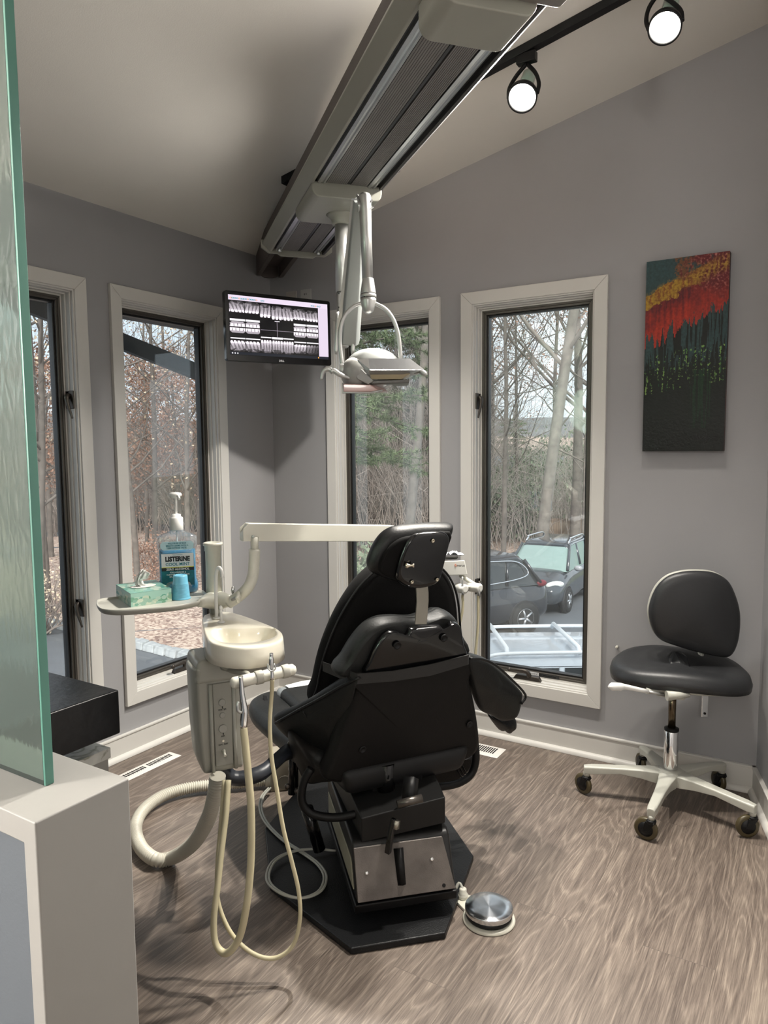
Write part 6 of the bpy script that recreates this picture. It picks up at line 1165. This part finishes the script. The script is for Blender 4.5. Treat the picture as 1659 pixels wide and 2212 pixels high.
# ---------------- cars
TYRE = mat('tyre', (.015, .015, .016, 1), .8); RIM = mat('alloy_rim', (.55, .56, .58, 1), .3, metal=.8); CGL = mat('car_glass', (.02, .025, .028, 1), .05, spec=.8); CHR = mat('car_chrome', (.75, .77, .8, 1), .15, metal=.9); PLA = mat('car_black_plastic', (.02, .02, .022, 1), .6)
def car(label, paint, Lc, Wc, Hc, cowl, rf, rr, hood, glassm=None, rails=True, bars=False, silverbar=False):
    t = thing('parked_car', label, 'car'); h2 = Lc/2; bz = .95 if Hc < 1.6 else 1.02; w = Wc/2
    def sec(x, zb_, zt, wl, wt): return [Vector((x, s*y, z)) for s, y, z in ((1, wl*.92, zb_), (1, wl, zb_+.12), (1, wl, zb_+.38), (1, wt, zt), (1, wt*.55, zt+.03), (-1, wt*.55, zt+.03), (-1, wt, zt), (-1, wl, zb_+.38), (-1, wl, zb_+.12), (-1, wl*.92, zb_))]
    st_ = [(h2, .30, .50, w*.72, w*.66), (h2-.04, .24, .62, w*.84, w*.74), (h2-.25, .20, hood-.06, w*.96, w*.80), (h2-.55, .20, hood, w, w*.86), (cowl, .20, bz, w, w*.93), (cowl-.5, .20, bz, w, w*.95), (0, .20, bz+.01, w, w*.95), (rr+.3, .20, bz+.05, w, w*.95), (-h2+.35, .22, bz+.07, w*.99, w*.92), (-h2+.08, .28, bz+.04, w*.93, w*.84), (-h2, .34, .85, w*.86, w*.80)]
    b = MB(); b.rings([sec(*q) for q in st_]); b.build('car_body', paint, t, sub=1)
    def gs(x, zt, wt): return [Vector((x, s*y, z)) for s, y, z in ((1, w*.90, bz-.04), (1, wt, zt-.05), (1, wt*.8, zt), (-1, wt*.8, zt), (-1, wt, zt-.05), (-1, w*.90, bz-.04))]
    g = [(cowl+.02, bz, w*.88), (rf+.02, Hc-.05, w*.72), (rf-.3, Hc-.02, w*.74), (rr, Hc-.03, w*.72), (rr-.25, Hc-.14, w*.70), (-h2+.22, bz+.05, w*.84)]
    b = MB(); b.rings([gs(*q) for q in g], smooth=False); b.build('car_windows', glassm or CGL, t, bevel=.03)
    b = MB(); b.rings([[Vector((x, s*y, z)) for s, y, z in ((1, wt+.015, zt-.075), (1, wt*.82, zt+.018), (-1, wt*.82, zt+.018), (-1, wt+.015, zt-.075))] for x, zt, wt in ((rf+.10, Hc-.085, w*.70), (rf, Hc-.04, w*.725), (rf-.3, Hc-.012, w*.745), (rr, Hc-.02, w*.725), (rr-.16, Hc-.085, w*.70))], smooth=False); b.build('car_roof', paint, t, bevel=.02)
    for s in (1, -1):
        for x0, x1, z1 in ((cowl, rf+.06, Hc-.08), (-.15, -.2, Hc-.08), (rr+.35, rr+.25, Hc-.09), (-h2+.25, rr-.18, Hc-.12)):
            b = MB(); b.tube([Vector((x0, s*w*.90, bz)), Vector((x1, s*w*.735, z1))], .035, 6); b.build('roof_pillar', paint, t)
        if silverbar: b = MB(); b.tube([Vector((x, s*(y), z)) for x, y, z in ((cowl-.2, w*.93, bz+.03), (-.3, w*.93, bz+.06), (rr+.2, w*.93, bz+.12), (-h2+.55, w*.86, bz+.22), (rr+.0, w*.79, Hc-.16), (rr+.5, w*.775, Hc-.10), (rf-.2, w*.77, Hc-.08))], .014, 6, sub=4); b.build('window_chrome', CHR, t)
        if rails: b = MB(); b.tube([Vector((rf-.05, s*w*.66, Hc-.03)), Vector((rf-.22, s*w*.66, Hc+.055)), Vector((0, s*w*.67, Hc+.07)), Vector((rr+.25, s*w*.66, Hc+.055)), Vector((rr+.0, s*w*.66, Hc-.03))], .022, 8, sub=5); b.build('roof_rail', CHR if not bars else mat('white_rail', (.72, .75, .78, 1), .3), t)
        for x in (h2-.72, -h2+.72):
            rw = .33 if Hc > 1.6 else .29; c = Vector((x, s*(w-.06), rw)); b = MB(); b.lathe([(rw*.62, -.10), (rw*.96, -.10), (rw, -.07), (rw, .07), (rw*.96, .09), (rw*.62, .085)], c, (0, s, 0), 28); wh = b.build('wheel', TYRE, t)
            b = MB(); b.lathe([(rw*.64, .05), (rw*.62, .088), (rw*.55, .075), (rw*.5, .05)], c, (0, s, 0), 24, cap=False)
            for k in range(5): a = k*2*PI/5; e = Vector((math.cos(a), 0, math.sin(a))); b.tube([c+Vector((0, s*.085, 0)), c+e*rw*.56+Vector((0, s*.08, 0))], [.035, .025], 5)
            b.build('rim', RIM, wh)
            b = MB(); b.lathe([(rw*1.13, -.05), (rw*1.13, .062)], c, (0, s, 0), 28); b.build('wheel_arch', PLA, t)
        b = MB(); b.ell(Vector((cowl-.25, s*(w+.10), bz+.03)), (.07, .10, .07), 14, 8); b.build('wing_mirror', mat('mirror_grey', (.35, .36, .38, 1), .3) if not silverbar else paint, t)
        b = MB(); b.ell(Vector((h2-.30, s*w*.76, .70)), (.26, .08, .09), 18, 10, M=Matrix.Rotation(-s*.62, 3, 'Z')); b.build('headlight', mat('headlight_lens', (.70, .73, .70, 1), .08, coat=.8), t)
        b = MB(); b.ell(Vector((-h2+.20, s*w*.86, bz-.02)), (.13, .06, .075), 14, 8); b.build('tail_light', mat('tail_red', (.16, .015, .025, 1), .2), t)
        b = MB(); b.tube([Vector((h2-.02, s*w*.40, .30)), Vector((h2-.06, s*w*.66, .32)), Vector((h2-.12, s*w*.80, .44))], .02, 6, sub=3); b.build('fog_trim', CHR, t)
    for z, hw, hh in ((.62, .42, .035), (.44, .38, .10)):
        b = MB(); b.bb((h2-.10, -hw, z-hh), (h2+.012, hw, z+hh)); b.build('grille', PLA, t, bevel=.01); b = MB()
        fn_ = lambda s, d, zz: Vector((h2+.014-d, s, zz)); ringbox(b, fn_, -hw-.015, hw+.015, z-hh-.012, z+hh+.012, .016, -.006, .02); b.build('grille_surround', CHR, t)
    b = MB(); b.bb((h2+.012, -.055, .52), (h2+.03, .055, .555)); b.build('bonnet_emblem', mat('emblem_gold', (.6, .45, .1, 1), .3, metal=.6), t)
    b = MB(); b.bb((h2+.01, -.26, .36), (h2+.03, .04, .50)); b.build('number_plate', mat('plate_yellow', (.62, .62, .42, 1), .5), t)
    if bars:
        for x in (.40, -.42): b = MB(); b.tube([Vector((x, -w*.67, Hc+.05)), Vector((x, -w*.6, Hc+.115)), Vector((x, w*.6, Hc+.115)), Vector((x, w*.67, Hc+.05))], .026, 8); b.build('cross_bar', mat('white_rail', (0, 0, 0, 1)), t)
    return t
def place_car(t, p, head): t.location = p; t.rotation_euler = (0, 0, math.atan2(head[1], head[0]))
BLKP = mat('black_car_paint', (.018, .020, .026, 1), .15, coat=.8); GRYP = mat('charcoal_car_paint', (.045, .052, .062, 1), .15, coat=.8); SLV = mat('silver_car_paint', (.50, .54, .58, 1), .2, coat=.8)
WSH = mat('pale_windscreen', (.26, .36, .34, 1), .05, spec=.8)
h_ = Vector((.03, -.999, 0)).normalized(); lf = Vector((-h_.y, h_.x, 0)); wp = Z(1222, 1322, GZ)
place_car(car('dark grey hatchback facing the window with a pale windscreen', GRYP, 3.65, 1.62, 1.54, .92, .25, -1.25, .88, WSH), wp-h_*(3.65/2-.72)-lf*(.81-.06), h_)
h_ = Vector((-.534, -.843, 0)).normalized(); lf = Vector((-h_.y, h_.x, 0)); wp = Z(1130, 1368, GZ)
place_car(car('black car with chrome window trim and a red tail light', BLKP, 4.6, 1.86, 1.63, 1.0, .35, -1.55, .98, silverbar=True, rails=False), wp+h_*(4.6/2-.72)-lf*(.93-.06), h_)
h_ = Vector((-.83, -.55, 0)).normalized(); ctr_ = Z(1146, 1378, GZ+1.58)
place_car(car('silver car nearest the window with white roof rails and cross bars', SLV, 4.6, 1.82, 1.50, 1.0, .75, -1.35, .92, bars=True), Vector((ctr_.x, ctr_.y, GZ)), h_)

li = bpy.data.lights.new('sun', 'SUN'); li.energy = 4.6; li.angle = math.radians(25); li.color = (1, .95, .88); lo = bpy.data.objects.new('sun', li); C.objects.link(lo)
lo.location = (20, -30, 30); lo.rotation_euler = Vector((.45, -.62, .62)).to_track_quat('Z', 'Y').to_euler()
# ================================================================ SKY, CAMERA, COLOUR
wd = bpy.data.worlds.new('sky'); bpy.context.scene.world = wd; wd.use_nodes = True; nt = wd.node_tree; nt.nodes.clear()
o = nd(nt, 'ShaderNodeOutputWorld'); bg = nd(nt, 'ShaderNodeBackground'); tc = nd(nt, 'ShaderNodeTexCoord')
mp = nd(nt, 'ShaderNodeMapping'); mp.inputs['Scale'].default_value = (1, 1, 2.5); n = nd(nt, 'ShaderNodeTexNoise', Scale=2.2, Detail=5.0)
nt.links.new(tc.outputs['Generated'], mp.inputs[0]); nt.links.new(mp.outputs[0], n.inputs['Vector'])
r = nd(nt, 'ShaderNodeValToRGB'); e = r.color_ramp.elements; e[0].position = .38; e[0].color = (.58, .68, .78, 1); e[1].position = .58; e[1].color = (.74, .79, .84, 1)
nt.links.new(n.outputs['Fac'], r.inputs[0]); nt.links.new(r.outputs[0], bg.inputs[0]); bg.inputs['Strength'].default_value = 1.6; nt.links.new(bg.outputs[0], o.inputs[0])
cam = bpy.data.cameras.new('camera'); co = bpy.data.objects.new('camera', cam); C.objects.link(co)
cam.sensor_fit = 'HORIZONTAL'; cam.sensor_width = 36; cam.lens = FPX/1659*36; cam.clip_start = .05; cam.clip_end = 500
M = Matrix(((RT[0], UP[0], -FW[0], CAM[0]), (RT[1], UP[1], -FW[1], CAM[1]), (RT[2], UP[2], -FW[2], CAM[2]), (0, 0, 0, 1))); co.matrix_world = M
sc = bpy.context.scene; sc.camera = co
sc.view_settings.view_transform = 'Standard'; sc.view_settings.look = 'None'; sc.view_settings.gamma = 1; sc.view_settings.use_curve_mapping = False; sc.view_settings.exposure = 0.15
sc.cycles.max_bounces = 8; sc.cycles.diffuse_bounces = 4; sc.cycles.glossy_bounces = 4; sc.cycles.transmission_bounces = 6; sc.cycles.transparent_max_bounces = 24; sc.cycles.caustics_reflective = False; sc.cycles.caustics_refractive = False; sc.cycles.sample_clamp_indirect = 6
